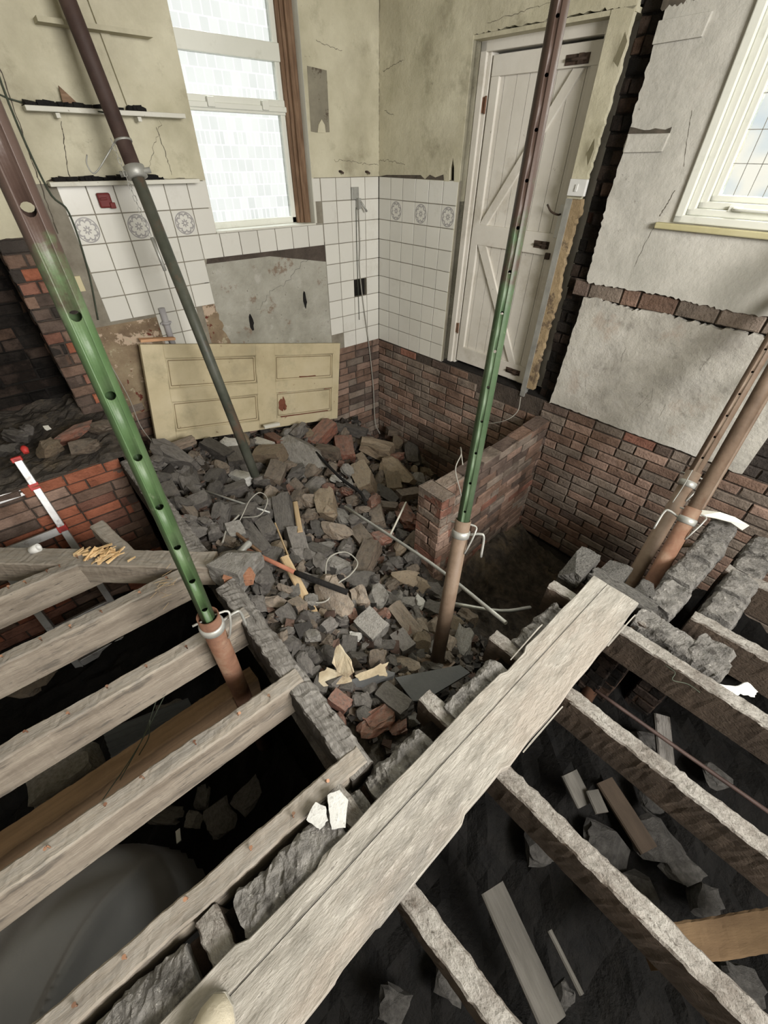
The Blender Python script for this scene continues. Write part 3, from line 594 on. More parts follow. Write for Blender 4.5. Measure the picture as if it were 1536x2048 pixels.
for s, z, l in ((1.60, 1.965, .15), (1.63, 1.045, .12), (1.62, .10, .14)):
    g = MB(); g.box(PD(s-l*.45, z-.02, -.004), eC*l, V3(0, 0, .045), nC*.005); g.tube([PD(s-l*.4, z+.002, -.012), PD(s+l*.5, z+.002, -.012)], .008); g.box(PD(s+.02, z-.02, -.018), eC*.03, V3(0, 0, .045), nC*.018); g.build('bolt', blk, door_1)
g = MB(); g.box(PD(1.715, 1.10, -.005), V3(0, 0, .19), eC*.03, nC*.006); lp_ = g.build('latch_plate', white_pl, door_1, bevel=.002)
g = MB(); g.tube(smooth([PD(1.73, 1.235, -.005), PD(1.73, 1.235, -.045), PD(1.68, 1.25, -.05), PD(1.64, 1.285, -.045)], 4), .006); g.build('door_handle', blk, lp_)
for z in (1.80, .32):
    g = MB(); g.box(PD(.955, z-.04, -.006), V3(0, 0, .08), eC*.03, nC*.01); g.tube([PD(.985, z-.045, -.008), PD(.985, z+.045, -.008)], .007); g.build('hinge', rust, door_1)
g = MB(); g.box(PD(1.69, .965, -.02), eC*.035, V3(0, 0, .04), nC*.02); g.build('lock_block', blk, door_1, bevel=.003)
g = MB(); g.box(PC(DS0-.1, -.05, .22), eC*1.3, V3(0, 0, 2.3), nC*.05); g.build('outer_boarding', door_paint, door_1)

# ================================================================== WALL THINGS
def thing(o, label, cat, group=None): return tag(o, label, cat, group)
for zz, xl, xr_, lab in ((1.715, .50, 1.335, 'upper narrow white shelf on cream wall beside window, soot piled on its back edge'), (1.40, .47, 1.335, 'lower narrow white shelf directly above the wall tiles, with black soot')):
    g = MB(); g.box(PA(xl, zz-.022, -.10), V3(xr_-xl, 0, 0), V3(0, .095, 0), V3(0, 0, .022)); sh = thing(g.build('wall_shelf', white_paint, bevel=.003), lab, 'shelf')
    if zz > 1.5:
        for x in (.63, 1.05):
            g = MB(); g.box(PA(x, zz-.045, -.09), V3(.02, 0, 0), V3(0, .085, 0), V3(0, 0, .02)); g.build('bracket', white_paint, sh)
    g = MB()
    for k in range(26):
        x = xl+.02+R.random()*(xr_-xl-.25); r = R.uniform(.01, .028); c = PA(x, zz+r*.3, -.04-R.random()*.03)
        g.cbox(c, V3(r*2, R.uniform(-.01, .01), 0), V3(0, r*1.6, R.uniform(-.01, .01)), V3(0, 0, r), jit=.006)
    g.build('soot_deposit', [black], sh)
def shard(name, pts, h, label, cat, m):
    """thin piece standing up: outline on a plane"""
g = MB(); g.prism([(.69, 1.716), (.78, 1.716), (.74, 1.76), (.70, 1.80)], PA, -.05, -.035); thing(g.build('plaster_shard', brown_wood), 'brown triangular shard standing on the upper white shelf', 'shard')
g = MB(); g.prism([(.93, 1.40), (1.04, 1.40), (1.0, 1.45), (.97, 1.475), (.95, 1.46)], PA, -.05, -.03); thing(g.build('soot_lump', black), 'dark lump standing upright on the lower white shelf', 'lump')
# shelf support battens rising beside the prop
g = MB(); a = PA(.94, 2.5, -.006); b = PA(1.03, 1.74, -.006); g.box(b, a-b, V3(.045, 0, 0), V3(0, -.02, 0)); g.box(PA(1.01, 2.35, -.12), V3(.03, 0, 0), V3(0, .115, 0), V3(0, 0, .03))
thing(g.build('shelf_batten', plaster), 'cream painted upright batten rising from upper shelf behind brown prop', 'batten')
g = MB(); g.box(PA(.70, 2.02, -.10), V3(.55, 0, 0), V3(0, .095, 0), V3(0, 0, .02)); thing(g.build('wall_shelf', plaster), 'cream topmost shelf at upper left edge of photo', 'shelf')
g = MB(); g.box(PA(.70, 1.265, -.035), V3(.075, 0, 0), V3(0, .03, 0), V3(0, 0, .075)); rb = thing(g.build('junction_box', dull_red, bevel=.008), 'small dark red junction box on the white tiles', 'junction box')
g = MB(); g.box(PA(.755, 1.262, -.048), V3(.03, 0, 0), V3(0, .02, 0), V3(0, 0, .03)); g.box(PA(.71, 1.305, -.04), V3(.04, 0, 0), V3(0, .01, 0), V3(0, 0, .012)); g.build('terminal', dull_red, rb, bevel=.003)
g = MB(); g.tube([PA(.865, .37, -.025), PA(.865, .66, -.025)], .022, 14); pp = thing(g.build('waste_pipe', grey_pl), 'short grey plastic pipe stub clipped to tiles above the leaning door', 'pipe')
g = MB(); g.tube([PA(.865, .545, -.025), PA(.865, .565, -.025)], .03, 14); g.box(PA(.825, .55, -.03), V3(.08, 0, 0), V3(0, .02, 0), V3(0, 0, .01)); g.build('pipe_clip', grey_pl, pp)
g = MB(); g.box(PA(.385, .83, -.012), V3(.055, 0, 0), V3(0, .012, 0), V3(0, 0, .09)); thing(g.build('socket_plate', mat('yellowed_plastic', [(.5, .44, .27), (.56, .5, .33)], rough=.5, bump=.02), bevel=.002), 'yellowed socket plate on tiles behind the large green prop', 'socket')
g = MB(); g.box(PC(1.805, 1.345, -.028), eC*.115, V3(0, 0, .085), nC*.026); sw = thing(g.build('light_switch', white_pl, bevel=.004), 'white light switch on peeling strip right of the door', 'switch')
g = MB(); g.box(PC(1.855, 1.37, -.036), eC*.014, V3(0, 0, .035), nC*.01, jit=.001); g.build('rocker', white_pl, sw)
g = MB(); g.prism([(2.30, 1.66), (2.345, 1.655), (2.47, 1.66), (2.475, 1.99), (2.31, 2.0)], PA, -.0055, -.002); thing(g.build('dirt_outline', mat('grey_dirt_mark', [(.17, .155, .12), (.27, .25, .19)], scale=7, spots=[((.07, .05, .035), 12, .62, .05, .8)])), 'tall grey dirt outline of a removed fitting beside the window', 'stain')
g = MB(); g.prism([(2.355, 1.655), (2.43, 1.655), (2.425, 1.70), (2.40, 1.73), (2.37, 1.70)], PA, -.012, -.004); thing(g.build('fixing_scrap', plaster), 'small white torn fixing at foot of grey dirt outline', 'fixing')
tp = MB(); tp.box(PA(2.655, 1.235, -.02), V3(.075, 0, 0), V3(0, .018, 0), V3(0, 0, .085)); t_ = thing(tp.build('cable_outlet', steel, bevel=.003), 'grey metal cable outlet on tiles right of the window', 'outlet')
g = MB(); g.box(PA(2.70, 1.17, -.05), V3(.03, 0, 0), V3(0, .04, 0), V3(0, 0, .075)); g.tube([PA(2.725, 1.22, -.05), PA(2.775, 1.15, -.07)], .008, 8); g.build('lever', steel, t_)
for x, z in ((2.545, 1.425), (2.82, 1.42)):
    g = MB(); g.tube([PA(x, z, -.004), PA(x, z, -.03), PA(x+.012, z-.012, -.045)], .008, 8); thing(g.build('wall_hook', blk), 'small black hook above tiles, %s of the two' % ('left' if x < 2.7 else 'right'), 'hook')
def cable(name, pts, r, m, label, cat='cable', n=6, seg=7):
    g = MB(); g.tube(smooth(pts, n), r, seg); return thing(g.build(name, m), label, cat)
cable('cable', [PA(2.72, 1.18, -.02), PA(2.73, .9, -.012), PA(2.72, .7, -.012), PA(2.76, .35, -.014), PA(2.81, 0, -.02), PA(2.86, -.5, -.03), PA(2.87, -.95, -.05), PA(2.89, -1.1, -.12)], .0055, cable_m, 'long grey cable hanging down the tiles past the gap into the rubble')
cable('cable', [PA(2.70, 1.18, -.012), PA(2.695, .8, -.012), PA(2.70, .25, -.012)], .003, cable_d, 'thin stained wire running straight down the tiles left of the long cable')
cable('cable', [PA(-.4, 1.95, -.012), PA(.1, 1.95, -.012), PA(.45, 1.74, -.012), PA(.9, 1.70, -.11)], .004, cable_d, 'dark cable sagging across the wall to upper shelf')
cable('cable', [PA(.53, 2.3, -.012), PA(.45, 1.8, -.012), PA(.46, 1.37, -.012), PA(.52, 1.25, -.012), PA(.50, .95, -.012), PA(.44, .65, -.012)], .005, cable_d, 'dark green cable down the tiles beside the socket plate')
cable('string', [PA(.40, .35, -.02), PA(.42, .1, -.08), PA(.41, -.1, -.15), PA(.44, -.25, -.2)], .003, cable_m, 'pale string hanging beside left edge of the leaning door', 'string')

# ================================================================== BRICK STRUCTURES IN THE PIT
def wallthing(name, label, cat, walls, mats=None, group=None):
    g = MB()
    for w_ in walls: w_(g)
    return thing(g.build(name, mats or [brick_m, mortar]), label, cat, group)
def boxwall(x0, x1, y0, y1, z0, z1, w, jit=.004, out=.006, lean=0):
    def f(g):
        sh = lambda x: lean*(x-x0)
        brickwall(g, lambda u, v, o: V3(u, y0+o+sh(u), v), x0, x1, z0, z1, w, out=out, jitter=jit)
        brickwall(g, lambda u, v, o: V3(u, y1-o+sh(u), v), x0, x1, z0, z1, w, out=out, jitter=jit)
        brickwall(g, lambda u, v, o: V3(x0+o, u, v), y0, y1, z0, z1, w, out=out, jitter=jit)
        brickwall(g, lambda u, v, o: V3(x1-o, u+sh(x1), v), y0, y1, z0, z1, w, out=out, jitter=jit)
        L_ = x1-x0; x = x0
        while x < x1-.01:
            e = min(x+.225, x1); g.box(V3(x, y0+sh(x)+.004, z1-.04), V3(e-x-.01, sh(e)-sh(x), 0), V3(0, y1-y0-.008, 0), V3(0, 0, .04+R.uniform(-.004, .004)), tint=tint_of(w), jit=jit); x = e
        g.box(V3(x0+.012, y0+.012, z0), V3(x1-x0-.024, sh(x1), 0), V3(0, y1-y0-.024, 0), V3(0, 0, z1-z0-.012), m=1)
    return f
part = wallthing('partition_wall', 'low brick partition wall running from end pillar to the plastered wall', 'brick wall',
                 [boxwall(1.70, 3.08, 1.385, 1.50, -1.35, -.13, dict(brown=4, red=.8, pink=1.5, grey=3, dark=3), lean=.075, out=.01, jit=.006)])
wallthing('brick_pillar', 'red brick pillar end of the low partition beside the rusty-footed centre prop', 'brick pillar',
          [boxwall(1.575, 1.70, 1.285, 1.505, -1.35, -.10, dict(pink=4, red=2, brown=2, grey=1), out=.004)])
sw_ = wallthing('sleeper_wall', 'long half-brick sleeper wall capped in mortar beneath left side of the plank', 'brick wall',
          [boxwall(-.75, 1.62, .275, .385, -1.2, -.06, dict(dark=5, soot=4, brown=1))], [brick_soot, mortar_d])
wallthing('sleeper_wall', 'short brick sleeper wall in the right corner nearest the rusty props', 'brick wall', [boxwall(1.68, 2.62, .01, .125, -1.2, -.06, dict(dark=5, brown=3, soot=3))], [brick_soot, mortar_d])
wallthing('sleeper_wall', 'outer short brick sleeper wall beyond the black slot at right edge', 'brick wall', [boxwall(1.80, 2.70, -.19, -.06, -1.2, -.06, dict(dark=5, brown=3, soot=3))], [brick_soot, mortar_d])
wallthing('hearth_wall', 'red brick hearth wall facing the dark pit with the ladder', 'brick wall',
          [lambda g: brickwall(g, lambda u, v, o: V3(u, 2.90+o, v), -1.3, .14, -1.35, .0, dict(orange=5, red=3, brown=3, pink=2, dark=1), out=.006),
           lambda g: brickwall(g, lambda u, v, o: V3(.14-o, 2.9+u, v), 0, .7, -1.35, .0, dict(brown=4, dark=3)),
           lambda g: g.box(V3(-1.3, 2.915, -1.3), V3(1.43, 0, 0), V3(0, .69, 0), V3(0, 0, 1.28), m=1)])
wallthing('brick_pier', 'sooty brick pier under the far end of the plank', 'brick pier', [boxwall(1.625, 1.69, .06, .37, -1.2, -.06, dict(dark=5, soot=4))], [brick_soot, mortar_d])
# hearth filling: loose dirt with bricks
def rough_lump(name, cen, size, m, seed, parent=None, rotz=0, amp=.18, cuts=3, tint=1, sub=3, tilt=(0, 0)):
    bm = bmesh.new(); bmesh.ops.create_cube(bm, size=1); bmesh.ops.subdivide_edges(bm, edges=bm.edges[:], cuts=sub, use_grid_fill=True)
    rr = random.Random(seed)
    for v in bm.verts:
        p = Vector(v.co); r_ = p.length; p = p*(.92+.08*(.7/max(r_, .3)))
        n_ = noise.noise_vector(p*2.3+Vector((seed*3.1, seed*1.7, seed)))*amp; n2 = noise.noise_vector(p*6+Vector((seed, 0, seed)))*amp*.4
        if sub > 6: n2 = n2+(noise.noise_vector(p*14+Vector((seed, 0, 2)))+noise.noise_vector(p*30))*max(amp, .1)*.35
        v.co = p+n_*.5+n2*.5
    for k in range(cuts):
        d = Vector((rr.uniform(-1, 1), rr.uniform(-1, 1), rr.uniform(-.6, 1))).normalized()
        g_ = bmesh.ops.bisect_plane(bm, geom=bm.verts[:]+bm.edges[:]+bm.faces[:], plane_co=d*rr.uniform(.42, .56), plane_no=d, clear_outer=True)
        ed = [e for e in g_['geom_cut'] if isinstance(e, bmesh.types.BMEdge)]
        if ed: bmesh.ops.holes_fill(bm, edges=ed, sides=0)
    bmesh.ops.recalc_face_normals(bm, faces=bm.faces)
    me = bpy.data.meshes.new(name); bm.to_mesh(me); bm.free(); me.materials.append(m)
    ca = me.color_attributes.new('tint', 'FLOAT_COLOR', 'CORNER'); ca.data.foreach_set('color', [tint, tint, tint, 1]*len(me.loops))
    o = bpy.data.objects.new(name, me); col.objects.link(o); o.location = cen; o.scale = size; o.rotation_euler = (tilt[0], tilt[1], rotz)
    if parent: o.parent = parent
    return o
# mortar capping in runs between the joist ends
def cap_run(p0, d, L_, w_, z0, z1, parent, seed, m=cap_m, name='mortar_cap', amp=.012, ext=None):
    d = unit(d); n_ = np.cross(V3(0, 0, 1), d); g = MB(); nu = max(4, int(L_/.010)); nv = 7
    prof = [(-.5, z0), (-.52, (z0+z1)/2), (-.5, z1-.016), (-.42, z1-.003), (-.3, z1), (-.18, z1), (-.06, z1), (.06, z1), (.18, z1), (.3, z1), (.42, z1-.003), (.5, z1-.016), (.52, (z0+z1)/2), (.5, z0)]
    rows = []
    for i in range(nu+1):
        t = i/nu; u = L_*t; e = 1-.12*(1 if i in (0, nu) else 0)
        row = []
        for (a, z) in prof:
            p = p0+d*u+n_*a*w_*e; q = V3(p[0]*1, p[1], z)
            dn = noise.noise_vector(Vector(q*22)+Vector((seed, 0, 0)))*amp+noise.noise_vector(Vector(q*60)+Vector((0, seed, 0)))*amp*.5+noise.noise_vector(Vector(q*120)+Vector((0, seed, 0)))*amp*.4
            row.append(g.vert(q+V3(dn.x, dn.y, dn.z if z > z0+.001 else 0)+d*(0)))
        rows.append(row)
    for i in range(nu):
        for j in range(len(prof)-1):
            g.face([rows[i][j], rows[i+1][j], rows[i+1][j+1], rows[i][j+1]], None, (1, 1, 1), 0, False)
    g.face(rows[0], None); g.face(rows[-1][::-1], None)
    return g.build(name, m, parent)
for k, (a, b, dzz) in enumerate(((-.72, -.33, 0), (-.20, .115, .008), (.245, .50, -.012), (.615, .91, .004), (1.03, 1.34, 0))):
    cap_run(V3(a, .325, 0), V3(1, .01, 0), b-a, .118, -.10, .012+dzz, sw_, k*5+1)
cap_run(V3(.10, .33, 0), V3(1, 0, 0), .12, .10, -.10, -.01, sw_, 77)

# ================================================================== TIMBERS
def timber(name, p0, p1, w_, h_, m, label=None, cat='joist', group=None, parent=None, zt=0.0, amp=.003, seed=0, ridge=.004, end_cut=0, tz=None, seg=None):
    """beam from p0 to p1 (top centre line), width w_, depth h_"""
    p0, p1 = np.array(p0, float), np.array(p1, float)
    if len(p0) == 2: p0 = V3(*p0, zt); p1 = V3(*p1, zt)
    d = unit(p1-p0); L_ = float(np.linalg.norm(p1-p0)); n_ = unit(np.cross(V3(0, 0, 1), d)); up = np.cross(d, n_)
    c = .006
    prof = [(-.5*w_, -h_), (-.5*w_, -h_*.66), (-.5*w_, -h_*.33), (-.5*w_, -c), (-.5*w_+c, 0), (-.2*w_, 0), (.2*w_, 0), (.5*w_-c, 0), (.5*w_, -c), (.5*w_, -h_*.33), (.5*w_, -h_*.66), (.5*w_, -h_)]
    acc = [0]
    for a, b in zip(prof, prof[1:]): acc.append(acc[-1]+math.hypot(b[0]-a[0], b[1]-a[1]))
    nu = seg or max(3, int(L_/.014)); g = MB(); rows = []
    for i in range(nu+1):
        u = L_*i/nu; row = []
        for (a, z) in prof:
            p = p0+d*u+n_*a+up*z; q = Vector((p[0], p[1], p[2]))
            dn = noise.noise_vector(q*9+Vector((seed, seed, 0)))*amp+noise.noise_vector(q*35+Vector((0, seed, 0)))*ridge*.6+noise.noise_vector(q*95+Vector((0, seed, 0)))*ridge*.5
            row.append(g.vert(p+V3(dn.x, dn.y, dn.z)*(1 if z > -h_*.9 else .3)))
        rows.append((row, u))
    so = seed*.37
    for (r0, u0), (r1, u1) in zip(rows, rows[1:]):
        for j in range(len(prof)):
            k = (j+1) % len(prof); a0 = acc[j]; a1 = acc[k] if k else acc[-1]+w_
            g.face([r0[j], r1[j], r1[k], r0[k]], [(u0+so, a0), (u1+so, a0), (u1+so, a1), (u0+so, a1)], (1, 1, 1), 0, False)
    g.face(rows[0][0], [(so+p[0], p[1]) for p in prof], (.85, .8, .75)); g.face(rows[-1][0][::-1], [(so+p[0], p[1]) for p in prof[::-1]], (.85, .8, .75))
    o = g.build(name, m, parent)
    if label: thing(o, label, cat, group)
    return o
LJ = [(2.035, -1.5, -.16, 'left floor joist farthest from camera, butting into the diagonal trimmer', .17), (1.635, -1.5, .14, 'left floor joist second from the far end, straw stuck on top beside green prop', .17),
      (1.225, -1.5, .25, 'left floor joist passing behind the rusty foot of the green prop', .18), (.825, -1.5, .275, 'left floor joist in front of the prop foot, with bent nails along its top', .18), (.445, -1.5, .29, 'left floor joist nearest camera beside the sleeper wall, copper nails on top', .12)]
copper = mat('bright_bent_nail', [(.34, .17, .10), (.50, .30, .20)], rough=.5, metal=.4, bump=0)
def nail(p, d, L_, parent, m=None, r=.0024):
    g = MB(); p = np.array(p, float); d = np.array(d, float); e = p+V3(0, 0, L_*.6)+d*L_*.4
    g.tube([p-V3(0, 0, .004), p+V3(0, 0, L_*.6), e, e+unit(e-p)*.002], [r, r, r, r*2.4], 6); return g.build('nail', m or (copper if R.random() < .5 else rust), parent)
for k, (y, x0, x1, lab, h_) in enumerate(LJ):
    o = timber('floor_joist', (x0, y+.0), (x1, y), .066, h_, wood_g, lab, 'joist', seed=k+1)
    for q in range(6):
        x = x0+.85+(x1-x0-.9)*(q+.3+R.random()*.4)/6; nail((x, y+R.uniform(-.02, .02), 0), V3(R.uniform(-.5, .5), R.uniform(-.6, .3), 0), R.uniform(.02, .035), o)
XR = [(-.27, 'right floor joist stub end poking out beside the shoe'), (.155, 'nearest right floor joist emerging from under plank at bottom centre'), (.60, 'second right floor joist from camera, thick dust along its top'),
      (1.005, 'third right floor joist, gouged ribs across its dusty top'), (1.44, 'fourth right floor joist, string scraps on its dusty top near plank end')]
for k, (x, lab) in enumerate(XR):
    p0 = V3(x, .415 if k else .40, .0)-eC*(.0 if k < 2 else .04); p1 = V3(x, .4, 0)+eC*2.7
    if k == 0: p1 = V3(x, .4, 0)+eC*.45
    timber('floor_joist', p0, p1, .062, .17, wood_r if k > 1 or k == 1 else wood_r, lab, 'joist', seed=20+k, amp=.003, ridge=.007)
jr4 = timber('floor_joist', V3(1.575, .10, 0), V3(1.575, .1, 0)+eC*.33, .07, .17, wood_r, 'short broken joist with mortar lump beyond end of plank', 'joist', seed=31, amp=.006, ridge=.007)
cap_run(V3(1.59, .11, 0), V3(.0, -1, 0), .36, .105, -.05, .008, jr4, 43, amp=.008)
cap_run(V3(1.62, -.115, 0), V3(.0, -1, 0), .125, .17, -.10, .012, jr4, 41, name='mortar_lump')
timber('floor_joist', V3(1.775, -.055, 0), V3(1.775, -.055, 0)+eC*2.2, .06, .18, wood_r, 'floor joist starting at outer sleeper wall near right edge', 'joist', seed=33, amp=.005, ridge=.006)
timber('floor_joist', V3(2.21, -.05, 0), V3(2.21, -.05, 0)+eC*2.0, .06, .18, wood_r, 'rightmost floor joist cut off by right edge of photo', 'joist', seed=34, amp=.005, ridge=.006)
# mortar bed on the two short sleeper walls, course by course
for (x0, x1, yc, nm) in ((1.70, 2.60, .065, 3), (1.84, 2.60, -.125, 4)):
    pr = [o for o in bpy.data.objects if o.name.startswith('sleeper_wall')][1 if yc > 0 else 2]
    n_ = 4
    for k in range(n_):
        a = x0+(x1-x0)*k/n_; cap_run(V3(a+.006, yc+R.uniform(-.006, .006), 0), V3(1, R.uniform(-.04, .04), 0), (x1-x0)/n_-.02, .125, -.09, .005+R.uniform(-.012, .02), pr, 90+k*7+int(yc*100), name='mortared_brick', amp=.009)
T0 = V3(-1.10, 2.88, 0); T1 = V3(.235, 1.60, 0); dT = unit(T1-T0)
nT = V3(dT[1], -dT[0], 0)*-1
tr = timber('diagonal_trimmer', T0+V3(-.03, -.05, 0), V3(.26, 1.62, 0), .115, .13, wood_g, 'diagonal trimmer beam with freshly splintered orange wood on top', 'beam', seed=44)
g = MB()
for k in range(46):
    c = onz(R.gauss(205, 26), R.gauss(1108, 6), .008+R.random()*.018); a = R.uniform(-.5, .4); L_ = R.uniform(.02, .075)
    g.cbox(c, V3(math.cos(a), math.sin(a), R.uniform(-.2, .5))*L_, V3(-math.sin(a), math.cos(a), 0)*R.uniform(.004, .016), V3(0, 0, R.uniform(.002, .008)), jit=.003)
g.build('splinter', split_m, tr)['kind'] = 'stuff'
timber('timber_stub', onz(192, 1046, .03), onz(262, 1112, -.01), .07, .09, wood_g, 'short grey timber stub rising behind the diagonal trimmer', 'timber', seed=46)
wp = timber('wall_plate', V3(.19, 2.84, -.005), V3(.215, 1.70, -.005), .10, .2, wood_d, 'dark far timber plate edging the rubble beside the ladder pit', 'beam', seed=48, ridge=.008)
wp2 = timber('wall_plate', V3(.245, 1.44, -.005), V3(.262, .40, -.005), .09, .16, wood_d, 'near timber plate caked in mortar where left joists end', 'beam', seed=49, ridge=.01, amp=.006)
o = rough_lump('mortared_block', (.34, 1.53, -.03), (.19, .17, .14), stone_grey, 5, rotz=.5)
tag(o, 'grey mortared block at the end of the diagonal trimmer', 'block')
o = rough_lump('broken_brick', onz(478, 1150, -.03), (.13, .085, .075), mat('orange_red_brick', [(.33, .15, .08), (.46, .22, .13), (.5, .28, .18)], scale=6, bump=.7, spots=[((.12, .09, .07), 5, .6, .08, .8)]), 6, rotz=-.5, cuts=2)
tag(o, 'orange-red broken brick face at the joint of trimmer and plate', 'brick')
# far plank and its neighbours
pk = MB(); nu = 90; PL0 = V3(-1.05, .155, .038); PL1 = V3(1.60, .232, .038); dP = unit(PL1-PL0); nP = np.cross(V3(0, 0, 1), dP); LP = float(np.linalg.norm(PL1-PL0)); WP = .215
prof = [(-.5, -.038), (-.5, -.006), (-.485, 0), (-.3, .0005), (-.1, 0), (-.095, -.004), (-.09, 0), (.1, .0005), (.3, 0), (.485, 0), (.5, -.006), (.5, -.038)]
prof = [(a, z) for a, z in [(-.5, -.038), (-.5, -.006), (-.485, 0), (-.25, .0005), (0, 0), (.18, 0), (.186, -.006), (.192, 0), (.3, .0005), (.485, 0), (.5, -.006), (.5, -.038)]]
rows = []
for i in range(nu+1):
    u = LP*i/nu; row = []
    for (a, z) in prof:
        e = .006*noise.noise(Vector((u*7, a*3, 5)))*(1 if abs(a) > .4 else 0)+(.012 if abs(a) > .4 and noise.noise(Vector((u*3.3, a*9, 1))) > .28 else 0)*-np.sign(a)
        p = PL0+dP*u+nP*(a*WP+e)+V3(0, 0, z+.0012*noise.noise(Vector((u*20, a*30, 0))))
        row.append(pk.vert(p))
    rows.append((row, u))
for (r0, u0), (r1, u1) in zip(rows, rows[1:]):
    for j in range(len(prof)):
        k = (j+1) % len(prof); a0, a1 = prof[j][0]*WP+j*.01, prof[k][0]*WP+k*.01
        pk.face([r0[j], r1[j], r1[k], r0[k]], [(u0, a0), (u1, a0), (u1, a1), (u0, a1)], (.35, .3, .26) if j in (5, 6) and False else (1, 1, 1))
pk.face(rows[0][0]); pk.face(rows[-1][0][::-1], None, (.8, .75, .7))
plank = thing(pk.build('scaffold_plank', plank_m), 'wide worn scaffold plank laid diagonally across the floor joists', 'plank')
g = MB(); a = PL0+dP*.1+nP*.19*WP; g.box(a+V3(0, 0, .0002), dP*(LP-.12), nP*.0016, V3(0, 0, .0006)); g.build('groove', wood_d, plank)
for (u, s) in ((2.0, 1), (2.35, -1), (1.75, -1)):
    g = MB(); p = PL0+dP*u+nP*s*WP*.505+V3(0, 0, -.012); g.prism([(0, 0), (.18, .004), (.24, 0), (.2, .012), (.05, .012)], lambda a_, b_, o_: p+dP*a_+nP*s*(.003+.03*a_*(1 if a_ > .1 else .2)+o_)+V3(0, 0, b_), 0, .004); g.build('splinter', plank_m, plank)
for (px, py, a, b, zc, lab) in ((1164, 1122, .20, .10, .045, 'dusty grey brick block at far corner by plank end, larger of two'), (1232, 1140, .15, .11, .0, 'smaller dusty brick block beside the foot of the rusty props')):
    c = onz(px, py, zc); o = rough_lump('brick_block', c-V3(0, 0, .04), (a, b, .085), cap_m, px, rotz=.05, amp=.09, cuts=1, sub=12); tag(o, lab, 'brick')
o = rough_lump('brick_block', (1.66, .43, -.11), (.19, .10, .13), stone_soot, 9, amp=.10, cuts=0, sub=8); tag(o, 'sooty brick beneath the dusty corner block facing the pit', 'brick')
o = rough_lump('mortar_kerb', (1.655, .215, -.02), (.075, .30, .07), cap_m, 12, rotz=0.03, amp=.10, cuts=0, sub=14); tag(o, 'mortar-coated brick kerb across the far end of the plank', 'brick')
o = rough_lump('brick_lump', onz(1290, 1186, -.02), (.09, .08, .07), cap_m, 13, amp=.2, sub=10); tag(o, 'small mortar lump between plank end and inner sleeper wall', 'lump')

# ================================================================== RUBBLE
HC = [(.3, 3.5, -.2), (.3, 2.9, -.12), (.3, 2.2, -.12), (.33, 1.5, -.14), (.38, 1.1, -.17), (.38, .7, -.2), (.6, .55, -.25), (.46, 3.35, -.31), (1, 3.5, -.44), (1.5, 3.5, -.56), (2.3, 3.5, -.73), (2.95, 3.5, -1.2), (3, 2.6, -1.28), (3, 1.8, -1.26),
      (2.5, 1.7, -1.12), (2.2, 2.2, -.95), (2.4, 2.8, -.9), (1.7, 1.75, -.82), (1.5, 1.45, -.76), (1.5, 2.5, -.62), (1.0, 2.8, -.5), (.8, 2.2, -.37), (1.2, 2.0, -.55), (.7, 1.5, -.37), (1.1, 1.4, -.6), (.7, 1.0, -.37), (1.0, .7, -.52), (1.3, .9, -.76),
      (1.3, .6, -.72), (1.7, .9, -1.1), (1.8, .6, -1.2), (2.5, .8, -1.35), (3, 1, -1.35), (2, 1.2, -1.3)]
HA = np.array(HC)
def hgt(x, y):
    d2 = (HA[:, 0]-x)**2+(HA[:, 1]-y)**2; w_ = 1/(d2+.004)**1.6
    return float((w_*HA[:, 2]).sum()/w_.sum())
def onrub(px, py, dz_=0):
    d = ray(px, py); t = .6
    for _ in range(300):
        p = CAM+d*t
        if p[2] < hgt(p[0], p[1])+dz_: break
        t += .015
    return CAM+d*t
g = MB(); xs = np.arange(.2, 3.06, .035); ys = np.arange(.40, 3.62, .035); idx = {}
for i, x in enumerate(xs):
    for j, y in enumerate(ys):
        z = hgt(x, y)-.03+.035*nz((x, y, 0), 7)+.02*nz((x, y, 3), 19)+.012*R.uniform(-1, 1)
        idx[i, j] = g.vert((x, y, z))
for i in range(len(xs)-1):
    for j in range(len(ys)-1): g.face([idx[i, j], idx[i+1, j], idx[i+1, j+1], idx[i, j+1]], [(0, 0)]*4)
tag(g.build('rubble_dirt', ground_m), 'sooty dirt and mortar dust under the heap of broken bricks', 'dirt', kind='stuff')
# hearth dirt
g = MB(); xs = np.arange(-1.3, .30, .04); ys = np.arange(2.90, 4.02, .04); idx = {}
def hh(x, y): return .0+.05*max(0, nz((x, y, 0), 4))+.10*max(0, min(1, (y-3.3)/.6))*(.6+.6*nz((x, y, 1), 5))+.012*R.uniform(-1, 1)
for i, x in enumerate(xs):
    for j, y in enumerate(ys): idx[i, j] = g.vert((x, y, hh(x, y)-(.0 if j else .03)))
for i in range(len(xs)-1):
    for j in range(len(ys)-1): g.face([idx[i, j], idx[i+1, j], idx[i+1, j+1], idx[i, j+1]], [(0, 0)]*4)
tag(g.build('hearth_dirt', ground_m), 'soot and dirt lying on the old hearth in front of the black recess', 'dirt', kind='stuff')
